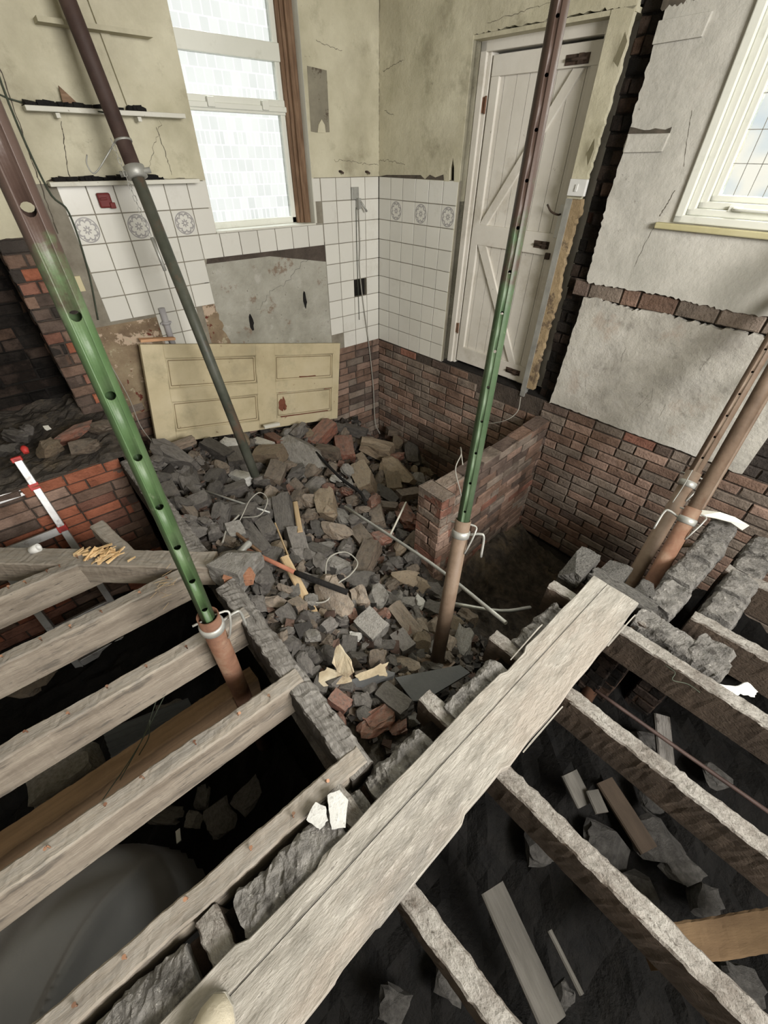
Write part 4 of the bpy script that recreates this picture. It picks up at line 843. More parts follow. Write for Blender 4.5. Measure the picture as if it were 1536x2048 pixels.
# brick shapes
def brick_mesh(seed, kind='brick'):
    rr = random.Random(seed); bm = bmesh.new(); bmesh.ops.create_cube(bm, size=1)
    bmesh.ops.subdivide_edges(bm, edges=bm.edges[:], cuts=3, use_grid_fill=True)
    am = .05 if kind == 'brick' else .2
    for v in bm.verts:
        p = Vector(v.co)
        k = 1-(.05 if kind == 'brick' else .16)*max(0, (p.length-.55)/.3)
        v.co = p*k+noise.noise_vector(p*2.2+Vector((seed*2.3, seed, 1)))*am+noise.noise_vector(p*6+Vector((seed, 3, seed)))*am*.5
        if kind == 'frog' and p.z > .49 and abs(p.x) < .34 and abs(p.y) < .3: v.co.z -= .22
    n = {'brick': rr.choice((0, 1, 2)), 'frog': 0, 'lump': 4, 'half': 2}.get(kind, 1)
    for k in range(n):
        if kind == 'brick' or kind == 'half':
            sx = rr.choice((-1, 1)); d = Vector((sx*rr.uniform(.5, 1), rr.uniform(-.7, .7), rr.uniform(-.6, .8))).normalized(); q = rr.uniform(.30, .48)
        else:
            d = Vector((rr.uniform(-1, 1), rr.uniform(-1, 1), rr.uniform(-.5, 1))).normalized(); q = rr.uniform(.34, .5)
        g_ = bmesh.ops.bisect_plane(bm, geom=bm.verts[:]+bm.edges[:]+bm.faces[:], plane_co=d*q, plane_no=d, clear_outer=True)
        ed = [e for e in g_['geom_cut'] if isinstance(e, bmesh.types.BMEdge)]
        if ed: bmesh.ops.holes_fill(bm, edges=ed, sides=0)
    bmesh.ops.recalc_face_normals(bm, faces=bm.faces)
    return bm
MC = {}
def rub_mesh(kind, seed, m):
    key = (kind, seed, m.name)
    if key not in MC:
        bm = brick_mesh(seed, kind); me = bpy.data.meshes.new('rubble_'+kind); bm.to_mesh(me); bm.free(); me.materials.append(m)
        ca = me.color_attributes.new('tint', 'FLOAT_COLOR', 'CORNER'); ca.data.foreach_set('color', [1, 1, 1, 1]*len(me.loops)); MC[key] = me
    return MC[key]
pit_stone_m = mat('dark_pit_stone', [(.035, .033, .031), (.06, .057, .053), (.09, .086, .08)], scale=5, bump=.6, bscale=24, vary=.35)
TM = dict(p=pit_stone_m, s=stone_soot, b=stone_brown, t=stone_tan, r=stone_red, g=stone_grey, w=stone_white)
TN = dict(p='dark', s='soot-black', b='brown-grey', t='tan', r='red', g='grey', w='white-faced')
placed = []
def put(px, py, L_, W_, ang, tone, kind, name, label, group, lift=.38, tilt=.30, zbase=None, Hf=None):
    """L_ W_ in photo pixels, converted to metres where the piece lies"""
    c = onrub(px, py+W_*.12) if zbase is None else onz(px, py, zbase)
    a = math.radians(ang); h = c[2]
    p1 = onz(px+math.cos(a)*L_/2, py+math.sin(a)*L_/2, h); p0 = onz(px-math.cos(a)*L_/2, py-math.sin(a)*L_/2, h)
    dd = p1-p0; lm = float(np.linalg.norm(dd)); D = dep(c)
    fl = L_*D/FPX; lm = min(lm, fl*1.4)*1.06; wm = W_*D/FPX*1.12
    th = min(max(wm*.8, lm*.3), .14) if Hf is None else Hf
    yaw = math.atan2(dd[1], dd[0])
    o = bpy.data.objects.new(name, rub_mesh(kind, R.randrange(5), TM[tone])); col.objects.link(o)
    o.location = c+V3(0, 0, th*lift); o.scale = (lm, wm, th)
    o.rotation_euler = (R.uniform(-tilt, tilt), R.uniform(-tilt, tilt)*.8, yaw)
    tag(o, label, 'brick' if kind in ('brick', 'half', 'frog') else 'stone', group)
    placed.append((px, py, (L_+W_)/2)); return o
A = lambda x, y: (300+x/3.84, 850+y/3.84)
Bq = lambda x, y: (600+x/3.84, 850+y/3.84)
Cq = lambda x, y: (450+x/3.84, 1100+y/3.84)
Dq = lambda x, y: (680+x/4.8, 1100+y/4.8)
LST = []   # frame, x, y, length, width, angle, tone, kind
def add(fr_, rows_, s=3.84):
    for r_ in rows_:
        x, y = fr_(r_[0], r_[1]); LST.append((x, y, r_[2]/s, r_[3]/s, *r_[4:]))
add(A, [(205, 270, 270, 140, 20, 's', 'lump'), (310, 440, 200, 125, 72, 's', 'frog'), (165, 545, 150, 110, 60, 's', 'brick'), (100, 420, 110, 80, 10, 's', 'lump'), (255, 620, 110, 100, 40, 's', 'half'), (395, 600, 150, 105, -15, 's', 'brick'),
        (520, 215, 190, 100, 20, 's', 'brick'), (630, 170, 130, 95, 0, 'w', 'lump'), (660, 275, 140, 110, 70, 's', 'brick'), (548, 335, 95, 85, 60, 'b', 'half'), (875, 165, 150, 65, 25, 'w', 'brick'), (965, 135, 160, 70, 42, 'r', 'brick'),
        (1050, 68, 110, 60, -20, 'g', 'half'), (1222, 82, 75, 65, 60, 't', 'lump'), (930, 255, 200, 130, 8, 't', 'brick'), (1172, 235, 290, 215, 52, 'g', 'lump'), (1320, 95, 190, 110, -38, 'r', 'brick'), (1370, 230, 165, 100, 12, 'b', 'brick'),
        (1495, 210, 180, 125, 80, 'r', 'brick'), (968, 400, 150, 120, -65, 'b', 'brick'), (1080, 335, 95, 80, 20, 'b', 'lump'), (1120, 390, 140, 90, -30, 's', 'half'), (710, 418, 145, 80, 22, 'w', 'brick'), (655, 520, 200, 100, -14, 's', 'brick'),
        (720, 605, 120, 60, 15, 's', 'half'), (805, 590, 110, 80, 40, 's', 'lump'), (700, 695, 270, 125, 10, 's', 'brick'), (940, 640, 120, 85, 35, 's', 'half'), (1040, 705, 250, 120, 82, 's', 'brick'), (1232, 600, 130, 110, 28, 'b', 'half'),
        (1222, 712, 120, 95, 5, 'b', 'half'), (1368, 645, 215, 160, 78, 't', 'lump'), (900, 700, 110, 95, 30, 's', 'half'), (905, 812, 150, 110, 62, 's', 'brick'), (835, 905, 240, 95, 52, 's', 'brick'), (360, 840, 150, 110, 15, 's', 'half'),
        (490, 838, 130, 110, -20, 's', 'half'), (440, 762, 95, 80, 30, 's', 'lump'), (322, 752, 95, 85, 10, 's', 'lump'), (255, 735, 70, 70, 80, 'r', 'half'), (735, 785, 120, 85, 40, 's', 'half'), (1140, 945, 220, 120, 72, 's', 'brick'),
        (1300, 985, 180, 90, 28, 's', 'brick'), (1300, 800, 115, 95, 60, 's', 'lump'), (1430, 830, 165, 120, 30, 'b', 'half'), (1352, 930, 105, 55, 5, 'g', 'half'), (1110, 1035, 90, 70, 60, 's', 'lump'), (600, 905, 100, 80, 30, 'b', 'lump'), (740, 330, 90, 80, 60, 's', 'half'), (400, 300, 80, 60, 30, 's', 'lump'), (590, 440, 100, 60, 10, 's', 'lump')])
add(Bq, [(610, 195, 270, 170, 6, 't', 'lump'), (868, 250, 190, 115, 78, 's', 'lump'), (750, 395, 230, 150, 30, 't', 'lump'), (708, 440, 185, 105, 78, 't', 'brick'), (490, 430, 200, 135, 62, 't', 'brick'), (612, 430, 110, 80, 80, 'b', 'half'),
         (590, 340, 95, 60, 0, 'b', 'lump'), (375, 362, 90, 70, 30, 'g', 'lump'), (660, 560, 180, 95, 20, 's', 'brick'), (835, 550, 175, 85, -20, 'b', 'brick'), (562, 605, 115, 80, -68, 'r', 'half'), (672, 640, 155, 70, 12, 'b', 'brick'),
         (818, 725, 175, 120, 62, 'r', 'frog'), (592, 720, 130, 95, 80, 'b', 'brick'), (690, 722, 85, 75, 0, 's', 'half'), (425, 745, 130, 100, -25, 's', 'half'), (325, 715, 100, 80, 60, 'g', 'half'), (465, 865, 175, 105, 56, 'b', 'brick'),
         (610, 890, 150, 120, 18, 'r', 'half'), (512, 1040, 225, 120, -62, 'b', 'brick'), (400, 590, 100, 70, -10, 'b', 'half'), (480, 655, 90, 50, 20, 'b', 'half'), (280, 420, 75, 55, 20, 'w', 'lump'), (210, 480, 90, 55, 20, 'r', 'lump'),
         (780, 860, 110, 80, 30, 's', 'half'), (860, 760, 90, 60, -60, 's', 'half'), (270, 40, 130, 70, 20, 's', 'brick'), (420, 60, 170, 80, 10, 's', 'brick'), (740, 60, 150, 60, -10, 'b', 'brick'), (960, 180, 60, 50, 50, 'g', 'half'), (960, 380, 90, 80, 70, 't', 'half')])
add(Cq, [(310, 235, 165, 150, -30, 's', 'half'), (385, 410, 150, 90, 0, 'b', 'half'), (870, 150, 170, 135, 10, 'g', 'lump'), (1010, 245, 185, 150, 20, 's', 'lump'), (1040, 395, 145, 125, 70, 'b', 'lump'), (835, 385, 270, 190, 62, 'b', 'lump'), (740, 110, 120, 90, 60, 's', 'half'), (660, 60, 130, 80, 20, 's', 'half'), (560, 30, 110, 90, 50, 's', 'half'),
         (700, 240, 140, 80, 10, 's', 'half'), (1120, 60, 170, 90, -60, 'b', 'brick'), (620, 880, 150, 90, 60, 's', 'lump'), (690, 940, 130, 90, 0, 's', 'lump'), (1080, 1170, 110, 90, 70, 's', 'half'), (880, 1165, 150, 100, 32, 'r', 'brick'), (1195, 1275, 270, 120, -36, 'r', 'frog'), (890, 1300, 90, 60, 60, 'r', 'half'), (1060, 1260, 90, 80, 60, 's', 'lump')], 3.84)
add(Dq, [(600, 270, 250, 130, 6, 't', 'lump'), (760, 330, 170, 120, 60, 't', 'lump'), (890, 400, 190, 140, 10, 's', 'half'), (350, 500, 200, 150, -60, 'g', 'half'), (440, 440, 130, 90, 30, 'g', 'lump'), (640, 500, 140, 90, 10, 'g', 'lump'), (750, 510, 110, 90, -60, 'w', 'lump'), (620, 700, 340, 140, 48, 'b', 'brick'), (740, 650, 150, 100, 60, 's', 'lump'),
         (300, 740, 230, 200, 40, 'g', 'brick'), (900, 570, 190, 120, 15, 's', 'half'), (1220, 680, 190, 150, 40, 'b', 'lump'), (1080, 690, 150, 120, 50, 't', 'lump'), (890, 750, 170, 110, -40, 'b', 'half'), (590, 900, 190, 150, 50, 's', 'brick'), (460, 920, 150, 110, 0, 's', 'lump'), (790, 910, 170, 150, 80, 't', 'half'), (1160, 910, 260, 140, -70, 'g', 'lump'), (620, 1110, 250, 130, 40, 'b', 'half'), (900, 1120, 170, 80, 10, 's', 'lump'), (520, 1460, 330, 170, 42, 's', 'brick'), (360, 1660, 330, 150, -35, 'r', 'frog'),
         (180, 1440, 120, 110, 80, 's', 'half'), (40, 1480, 130, 110, 40, 'r', 'half'), (700, 1640, 120, 90, -20, 'g', 'half'), (130, 650, 110, 90, 70, 'r', 'lump'), (90, 560, 160, 120, 0, 's', 'lump'), (150, 840, 120, 90, 0, 'w', 'lump'), (560, 1700, 160, 80, -40, 'r', 'half'), (250, 1560, 110, 90, 10, 's', 'lump'), (760, 1000, 90, 70, 0, 's', 'lump'), (1010, 1020, 140, 100, 60, 'b', 'half')], 4.8)
KN = dict(brick='broken_brick', half='brick_half', frog='frogged_brick', lump='rubble_lump')
SPECIAL = {}
def where(x, y):
    if y < 930: v = 'at far heap edge below leaning door'
    elif y < 1040: v = 'in far middle of rubble heap'
    elif y < 1160: v = 'in middle of rubble heap'
    elif y < 1300: v = 'in near part of rubble heap'
    else: v = 'in corner beside sleeper wall'
    h = 'left' if x < 480 else 'centre-left' if x < 620 else 'centre-right' if x < 760 else 'right'
    return v, h
KW = dict(brick='long brick', half='broken half brick', frog='whole brick with hollow frog', lump='rough lump')
for (x, y, L_, W_, a, t, k) in LST:
    v, h = where(x, y); lab = '%s %s %s, %s' % (TN[t], KW[k], v, h)
    put(x, y, L_, W_, a, t, k, KN[k], lab, '%s %ss, %s side %s' % (TN[t], KW[k], h, v))
# remaining pieces between the large ones
cnt = 0; tries = 0
poly = [(300, 905), (420, 880), (560, 860), (690, 850), (770, 880), (850, 900), (860, 940), (835, 975), (830, 1140), (900, 1180), (960, 1250), (940, 1270), (860, 1400), (760, 1480), (640, 1380), (560, 1280), (470, 1140), (330, 980)]
def inside(x, y, P_):
    c = False; n = len(P_)
    for i in range(n):
        (x1, y1), (x2, y2) = P_[i], P_[i-1]
        if (y1 > y) != (y2 > y) and x < (x2-x1)*(y-y1)/(y2-y1)+x1: c = not c
    return c
NF = 300-len(LST)
LM = [(330, 900, 'left corner of leaning door'), (470, 880, 'foot of brown prop'), (620, 860, 'bottom edge of leaning door'), (690, 950, 'black hose'), (800, 880, 'rough tan stone'), (500, 1010, 'wire loop'), (420, 980, 'pale metal rod'), (400, 1080, 'far wall plate'),
      (490, 1110, 'sledgehammer head'), (595, 1030, 'pale offcut'), (600, 1160, 'split board'), (690, 1140, 'grey cable loop'), (700, 1020, 'conduit pipe end'), (790, 1040, 'white splinter'), (850, 1130, 'brick pillar'), (770, 1180, 'crumbly tan lumps'), (560, 1220, 'brown flat scrap'), (590, 1300, 'small slate'),
      (700, 1320, 'torn veneer'), (875, 1300, 'foot of centre prop'), (850, 1370, 'slate sheet'), (740, 1250, 'white-streaked brick'), (930, 1230, 'pit edge'), (700, 1420, 'black-edged board'), (740, 1470, 'red frogged brick'), (650, 1370, 'near wall plate')]
def lmk(x, y): return min(LM, key=lambda q: (q[0]-x)**2+(q[1]-y)**2)[2]
while cnt < NF and tries < 20000:
    tries += 1; x, y = R.uniform(300, 970), R.uniform(845, 1480)
    if not inside(x, y, poly): continue
    s = R.uniform(17, 30) if cnt < NF*.6 else R.uniform(9, 17)
    if any((x-a)**2+(y-b)**2 < (.42*(s+q))**2 for a, b, q in placed): continue
    far = y < 1000 and x > 560
    t = R.choices('sbtrg', (3, 5, 1.8, 1.2, .6) if far else (8, 4, .4, .4, .8))[0]; k = R.choice(('half', 'lump', 'half', 'brick'))
    v, h = where(x, y)
    put(x, y, s*R.uniform(1, 1.5), s, R.uniform(0, 180), t, k, 'brick_fragment', '%s %s %s fragment beside %s' % ('tiny' if s < 16 else 'small', TN[t], 'brick' if k != 'lump' else 'rubble', lmk(x, y)), '%s %s %s fragments beside %s' % ('tiny' if s < 16 else 'small', TN[t], 'brick' if k != 'lump' else 'rubble', lmk(x, y)), lift=.2, tilt=.6)
    cnt += 1
# give look-alikes in one part of the heap their place from left to right
from collections import defaultdict
dd_ = defaultdict(list)
for o in bpy.data.objects:
    if o.get('group') and o.get('category') in ('brick', 'stone') and o.get('label'): dd_[o['label']].append(o)
WN = {2: ['left one of two', 'right one of two'], 3: ['leftmost of three', 'middle of three', 'rightmost of three'], 4: ['leftmost of four', 'second from left', 'third from left', 'rightmost of four'], 5: ['leftmost of five', 'second from left', 'middle of five', 'fourth from left', 'rightmost of five']}
for lab, os_ in dd_.items():
    if len(os_) in WN:
        os_.sort(key=lambda o: float(np.dot(np.array(o.location)-CAM, CR))/dep(o.location))
        for o, q in zip(os_, WN[len(os_)]): o['label'] = lab+', '+q
# crumbs: uncountable chips
g = MB()
for k in range(5200):
    x, y = R.uniform(.3, 2.6), R.uniform(.45, 3.5)
    if x > 1.5 and y < 1.6: continue
    r = abs(R.gauss(0, .012))+.005; z = hgt(x, y)-.01+.03*nz((x, y, 0), 7)+.006
    q = R.choice((.25, .35, .45, .6, .8, 1.2)); cc = R.choice(((.13, .12, .11), (.16, .13, .105), (.10, .092, .085), (.12, .105, .095), (.18, .115, .09)))
    a = R.uniform(0, 6.28); ca, sa = math.cos(a), math.sin(a)
    g.cbox((x, y, z), V3(ca, sa, R.uniform(-.4, .4))*r*2, V3(-sa, ca, R.uniform(-.4, .4))*r*1.4, V3(0, 0, r), tint=tuple(c_*q for c_ in cc), jit=r*.35)
chip_m = mat('brick_chips', [(.9, .9, .9), (1, 1, 1)], scale=30, bump=.5, bscale=60)
tag(g.build('brick_crumbs', chip_m), 'fine crumbs and chips of brick scattered through the heap', 'rubble', kind='stuff')
# flat slates and boards in the rubble
def plate(name, pts, z, th, m, label, cat, parent=None, tiltv=None, rag=None):
    if rag is None: rag = 1.6 if ('paper' in name or 'veneer' in name or 'torn' in name or 'scrap' in name) else 0
    if rag:
        q = []; zz = z if hasattr(z, '__len__') else [z]*len(pts); z2 = []
        for i in range(len(pts)):
            (x0, y0), (x1, y1) = pts[i], pts[(i+1) % len(pts)]
            for k in range(4):
                t_ = k/4; q.append((x0+(x1-x0)*t_+R.uniform(-rag, rag), y0+(y1-y0)*t_+R.uniform(-rag, rag))); z2.append(zz[i]*(1-t_)+zz[(i+1) % len(pts)]*t_)
        pts, z = q, z2
    g = MB(); P_ = [onz(x, y, z if not hasattr(z, '__len__') else z[i]) for i, (x, y) in enumerate(pts)]
    k3 = len(P_)//3; n_ = unit(np.cross(P_[k3]-P_[0], P_[2*k3]-P_[0])); n_ = n_ if n_[2] > 0 else -n_
    T_ = [g.vert(p) for p in P_]; B_ = [g.vert(p-n_*th) for p in P_]
    d = P_[1]-P_[0]; d = unit(d); e = np.cross(n_, d); uv = [(float(np.dot(p-P_[0], d)), float(np.dot(p-P_[0], e))) for p in P_]
    g.face(T_, uv); g.face(B_[::-1], uv[::-1])
    for i in range(len(P_)):
        j = (i+1) % len(P_); g.face([T_[i], B_[i], B_[j], T_[j]], [uv[i], uv[i], uv[j], uv[j]])
    o = g.build(name, m, parent)
    if label: thing(o, label, cat)
    return o
plate('slate_sheet', [(790, 1355), (920, 1330), (940, 1345), (850, 1400), (826, 1402)], -.22, .012, slate_m, 'dark grey slate sheet leaning on the sleeper wall below the centre prop', 'slate')
plate('roof_slate', [(575, 1270), (612, 1265), (598, 1318), (556, 1300)], -.30, .01, slate_m, 'small slate with a cream patch left of the bent board', 'slate')
plate('roof_slate', [(632, 1268), (666, 1278), (662, 1288), (630, 1278)], -.33, .01, slate_m, 'narrow slate chip just right of the cream-patched slate', 'slate')
plate('cream_fragment', [(560, 1292), (575, 1268), (590, 1275), (598, 1300), (580, 1308)], -.282, .006, cream_door, 'cream painted fragment lying on small slate near the wall plate', 'fragment')
plate('black_batten', [(628, 1380), (770, 1340), (790, 1345), (786, 1352), (700, 1378), (632, 1394)], -.20, .03, slate_m, 'black-edged strip of board carrying torn cream pieces', 'board')
plate('torn_veneer', [(640, 1345), (655, 1335), (700, 1352), (705, 1362), (636, 1376)], -.175, .004, veneer_m, 'cream torn veneer piece at left of the black-edged board', 'veneer')
plate('torn_veneer', [(708, 1352), (760, 1328), (777, 1325), (770, 1338), (776, 1352), (755, 1350), (720, 1360)], -.165, .004, veneer_m, 'tan ragged veneer piece at right of the black-edged board', 'veneer')
plate('curled_veneer', [(672, 1295), (680, 1290), (700, 1320), (706, 1345), (695, 1355), (675, 1345), (665, 1325)], (-.10, -.09, -.11, -.14, -.165, -.165, -.14), .006, veneer_m, 'upright curled brown veneer shard standing between two torn pieces', 'veneer')
def board(name, a, b, w_, th, z0, z1, m, label, cat='board'):
    p, q = onz(*a, z0), onz(*b, z1); return timber(name, p, q, w_, th, m, label, cat, seed=int(a[0]) % 17, amp=.001, ridge=.001, seg=6)
board('split_board', (568, 1112), (640, 1250), .05, .015, -.24, -.33, pale_wood, 'pale split board lying under the hammer handle')
board('wood_offcut', (590, 1003), (600, 1062), .035, .012, -.36, -.32, pale_wood, 'pale splintered offcut standing in the middle of heap')
board('wood_strip', (412, 1017), (520, 1103), .020, .012, -.22, -.20, brown_wood, 'thin dirty wood strip lying across the heap above the hammer', 'strip')
board('wood_strip', (550, 1045), (576, 1110), .012, .008, -.30, -.27, pale_wood, 'very thin pale lath leaning right of the dirty strip', 'strip')
board('dark_strip', (497, 1195), (530, 1250), .03, .015, -.14, -.18, wood_d, 'dark narrow strip lying beside the wall plate joint', 'strip')
board('white_splinter', (812, 1003), (780, 1070), .014, .008, -.45, -.45, white_paint, 'white painted splinter leaning against the brick pillar', 'splinter')
plate('tan_board_scrap', [(505, 1240), (560, 1225), (590, 1245), (565, 1262), (530, 1262)], -.25, .008, brown_wood, 'brown flat scrap left of the small slate', 'scrap')
cable('metal_rod', [onz(405, 980, -.22), onz(540, 1025, -.28)], .007, steel, 'short pale metal rod in the far left of the heap', 'rod', n=2)
cable('conduit_pipe', [onz(690, 1013, -.40), onz(860, 1125, -.28), onz(1012, 1246, -.10)], .010, steel, 'long grey conduit pipe slanting from heap past the centre prop', 'pipe', n=4, seg=10)
cable('rubber_hose', [onz(632, 905, -.5), onz(680, 955, -.52), onz(720, 985, -.52), onz(732, 1010, -.55)], .013, black, 'black hose curving through the far part of the heap', 'hose', n=5)
hm = empty('sledgehammer', tuple(onz(490, 1098, -.16)))
h0, h1, h2, h3 = onz(490, 1098, -.15), onz(590, 1145, -.19), onz(600, 1149, -.19), onz(695, 1185, -.24)
def loc(o): o.location = -Vector(hm.location) if o.parent == hm else o.location
g = MB(); d = unit(h1-h0); n_ = unit(np.cross(d, V3(0, 0, 1))); g.tube([h0-n_*.045+V3(0, 0, .01), h0-n_*.04+V3(0, 0, .01), h0+n_*.04+V3(0, 0, .01), h0+n_*.045+V3(0, 0, .01)], [.016, .02, .02, .016], 12); q = g.build('hammer_head', steel, hm); loc(q)
g = MB(); g.tube([h0, h1], .0125, 10); q = g.build('handle', mat('orange_handle', [(.26, .10, .06), (.36, .155, .10)], scale=14, bump=.1), hm); loc(q)
g = MB(); g.tube([h1, h2, h3], [.013, .016, .016], 10); q = g.build('grip', black, hm); loc(q)
tag(hm, 'sledgehammer with orange handle and black grip lying on rubble', 'hammer')
cable('wire_loop', [onz(470, 1060, -.22), onz(485, 1030, -.2), onz(500, 1000, -.18), onz(520, 985, -.18), onz(535, 1000, -.2), onz(520, 1030, -.22), onz(482, 1035, -.24)], .0035, cable_m, 'pale looped wire tangled with frayed cord in the left heap', 'wire')
cable('wire_loop', [onz(652, 1180, -.3), onz(655, 1120, -.3), onz(690, 1104, -.32), onz(715, 1125, -.34), onz(700, 1150, -.34), onz(672, 1170, -.3), onz(655, 1200, -.3), onz(620, 1204, -.3), onz(540, 1185, -.24), onz(492, 1178, -.16)], .0045, cable_m, 'grey cable loop snaking round the round stone to the trimmer end', 'wire')
cable('frayed_cord', [onz(445, 1085, -.18), onz(455, 1055, -.2), onz(478, 1030, -.2)], .006, cable_m, 'bundle of frayed pale cord at foot of the looped wire', 'cord')
cable('conduit_pipe', [onz(905, 1207, -.55), onz(1000, 1222, -.6), onz(1060, 1215, -.7)], .012, steel, 'short grey pipe end disappearing into the brick pit', 'pipe', n=4, seg=10)

# ---- leaning door (old panelled door on its side)
TL, TR_, BR_, BL_ = V3(.613, 3.495, .47), V3(2.42, 3.56, .087), V3(2.265, 3.47, -.668), V3(.47, 3.40, -.274)
du, dv = (TR_-TL+BR_-BL_)/2, (TL-BL_+TR_-BR_)/2; LU, LV = float(np.linalg.norm(du)), float(np.linalg.norm(dv)); eu = du/LU; ev = unit(dv-eu*np.dot(dv, eu)); en = np.cross(eu, ev)
org = (TL+TR_+BL_+BR_)/4-eu*LU/2-ev*LV/2
if en[1] > 0: en = -en
def PP(u, v, o=0): return org+eu*u*LU+ev*v*LV+en*(-o)
ld = empty('panelled_door', tuple(PP(.5, 0)));
def addp(g, nm, m, **k): q = g.build(nm, m, ld, **k); q.location = -Vector(ld.location); return q
xs_ = [(0, .085), (.495, .595), (.955, 1)]; vs_ = [(0, .12), (.44, .57), (.875, 1)]
for a, b in xs_:
    g = MB(); g.box(PP(a, 0, 0), ev*LV, eu*(b-a)*LU, -en*.04); addp(g, 'rail', cream_door, bevel=.003)
for a, b in vs_:
    for (x0, x1) in ((.085, .495), (.595, .955)):
        g = MB(); g.box(PP(x0, a, .0005), eu*(x1-x0)*LU, ev*(b-a)*LV, -en*.039); addp(g, 'stile', cream_door, bevel=.003)
for (x0, x1) in ((.085, .495), (.595, .955)):
    for (a, b) in ((.12, .44), (.57, .875)):
        g = MB(); g.box(PP(x0-.005, a-.01, .014), eu*(x1-x0+.01)*LU, ev*(b-a+.02)*LV, -en*.012); pnl = addp(g, 'door_panel', cream_door)
        g = MB(); w_ = .016
        for (ax, ay, bx, by) in ((x0, a, x1, a), (x0, b, x1, b), (x0, a, x0, b), (x1, a, x1, b)):
            c0, c1 = PP(ax, ay, .006), PP(bx, by, .006); g.tube([c0, c1], .008, 6)
        q = .022; x2, x3, a2, b2 = x0+q/LU, x1-q/LU, a+q/LV, b-q/LV
        for (ax, ay, bx, by) in ((x2, a2, x3, a2), (x2, b2, x3, b2), (x2, a2, x2, b2), (x3, a2, x3, b2)): g.tube([PP(ax, ay, .013), PP(bx, by, .013)], .0035, 5, tint=(.55, .5, .45))
        q_ = addp(g, 'moulding', cream_door); q_.parent = pnl; q_.location = (0, 0, 0)
g = MB()
pf = lambda u, v, o: PP(u, v, o)
for (cx, cy, rx, ry) in ((.635, .28, .022, .10), (.65, .24, .012, .05)): g.prism([(cx+rx*math.cos(t)*R.uniform(.5, 1.2), cy+ry*math.sin(t)*R.uniform(.6, 1.2)) for t in np.linspace(0, 6, 16)], pf, .0125, .016)
for (u0, u1, v) in ((.61, .66, .43), (.62, .93, .122), (.74, .84, .60), (.9, .945, .425)): g.prism([(u0, v), (u1, v+.004), (u1, v+.012), ((u0+u1)/2, v+.008), (u0, v+.012)], pf, -.001, .016)
addp(g, 'flaked_paint', dark_red)
tag(ld, 'yellowed panelled door lying on its side against the tiled wall', 'door')
g = MB(); c = onplane(630, 690, PA(0, 0, -.06), V3(0, 1, 0)); a = PA(.64, .475, -.09); g.box(a, V3(.24, 0, -.035), V3(0, .04, 0), V3(0, 0, .022), jit=.004)
thing(g.build('broken_batten', mat('orange_bare_wood', [(.45, .24, .13), (.55, .34, .2)], scale=6, stretch=(2, 8, 8)), None), 'short orange broken batten resting on top edge of the leaning door', 'batten')
rough_lump('dusty_slab', tuple(onz(345, 893, -.20)), (.34, .09, .06), stone_brown, 17, rotz=.1, amp=.08, cuts=1); tag(bpy.data.objects['dusty_slab'], 'long dusty slab in front of bottom left corner of leaning door', 'slab')
g = MB(); a = onz(530, 858, -.40); g.box(a, unit(V3(1, .02, -.15))*.16, V3(0, .03, 0), V3(0, 0, .03)); thing(g.build('white_block', white_paint, bevel=.003), 'small white block tucked under the bottom edge of leaning door', 'block')
# loose bricks on the hearth
for k, (px, py, L_, W_, a, t, lab) in enumerate(((150, 875, 75, 22, -18, 'r', 'long dull red brick lying at the back of the hearth'), (170, 900, 60, 25, -15, 'b', 'dusty brick half buried on the hearth edge'), (100, 905, 50, 28, -25, 't', 'tan mortared brick on the hearth behind ladder top'),
        (40, 880, 40, 26, 20, 's', 'sooty lump left on the hearth near photo edge'), (20, 905, 30, 22, 0, 's', 'small sooty lump behind the ladder rail'), (60, 865, 24, 18, 40, 's', 'small sooty fragment at mouth of recess'), (205, 862, 40, 24, 10, 'b', 'brown brick at foot of the brick pier'))):
    put(px, py, L_, W_, a, t, 'half' if t != 's' else 'lump', 'hearth_brick', lab, None, zbase=.06, tilt=.15)
g = MB(); c = onz(95, 856, .12); g.cbox(c, V3(.03, 0, 0), V3(0, .02, .01), V3(0, 0, .02), jit=.005); thing(g.build('white_chip', white_paint), 'tiny white chip in the black recess', 'chip')

# ================================================================== PROPS
def tube_holed(name, P0, P1, r, m, parent, holes=(), hr=.008, axis=None, wall=.004):
    g = MB(); P0, P1 = np.array(P0, float), np.array(P1, float); seg = 28
    t = unit(P1-P0); a = unit(np.cross(t, V3(1, 0, 0))); b = np.cross(t, a); n = 2
    rings = []
    for (p, rr) in ((P0, r), (P1, r), (P1, r-wall), (P0, r-wall)):
        rings.append([g.vert(p+(a*math.cos(2*math.pi*k/seg)+b*math.sin(2*math.pi*k/seg))*rr) for k in range(seg)])
    for i in range(4):
        q0, q1 = rings[i], rings[(i+1) % 4]
        for k in range(seg):
            l = (k+1) % seg; g.face([q0[k], q0[l], q1[l], q1[k]], None, (1, 1, 1), 0, i in (0, 2))
    o = g.build(name, m, parent)
    if holes:
        c = MB()
        for h in holes:
            c.tube([h-axis*r*1.6, h+axis*r*1.6], hr, 14)
        co = c.build('cutter', m); md = o.modifiers.new('b', 'BOOLEAN'); md.operation = 'DIFFERENCE'; md.object = co; md.solver = 'EXACT'
        dg = bpy.context.evaluated_depsgraph_get(); me = bpy.data.meshes.new_from_object(o.evaluated_get(dg)); o.modifiers.clear(); old = o.data; o.data = me; bpy.data.meshes.remove(old)
        cm = co.data; bpy.data.objects.remove(co); bpy.data.meshes.remove(cm)
    return o
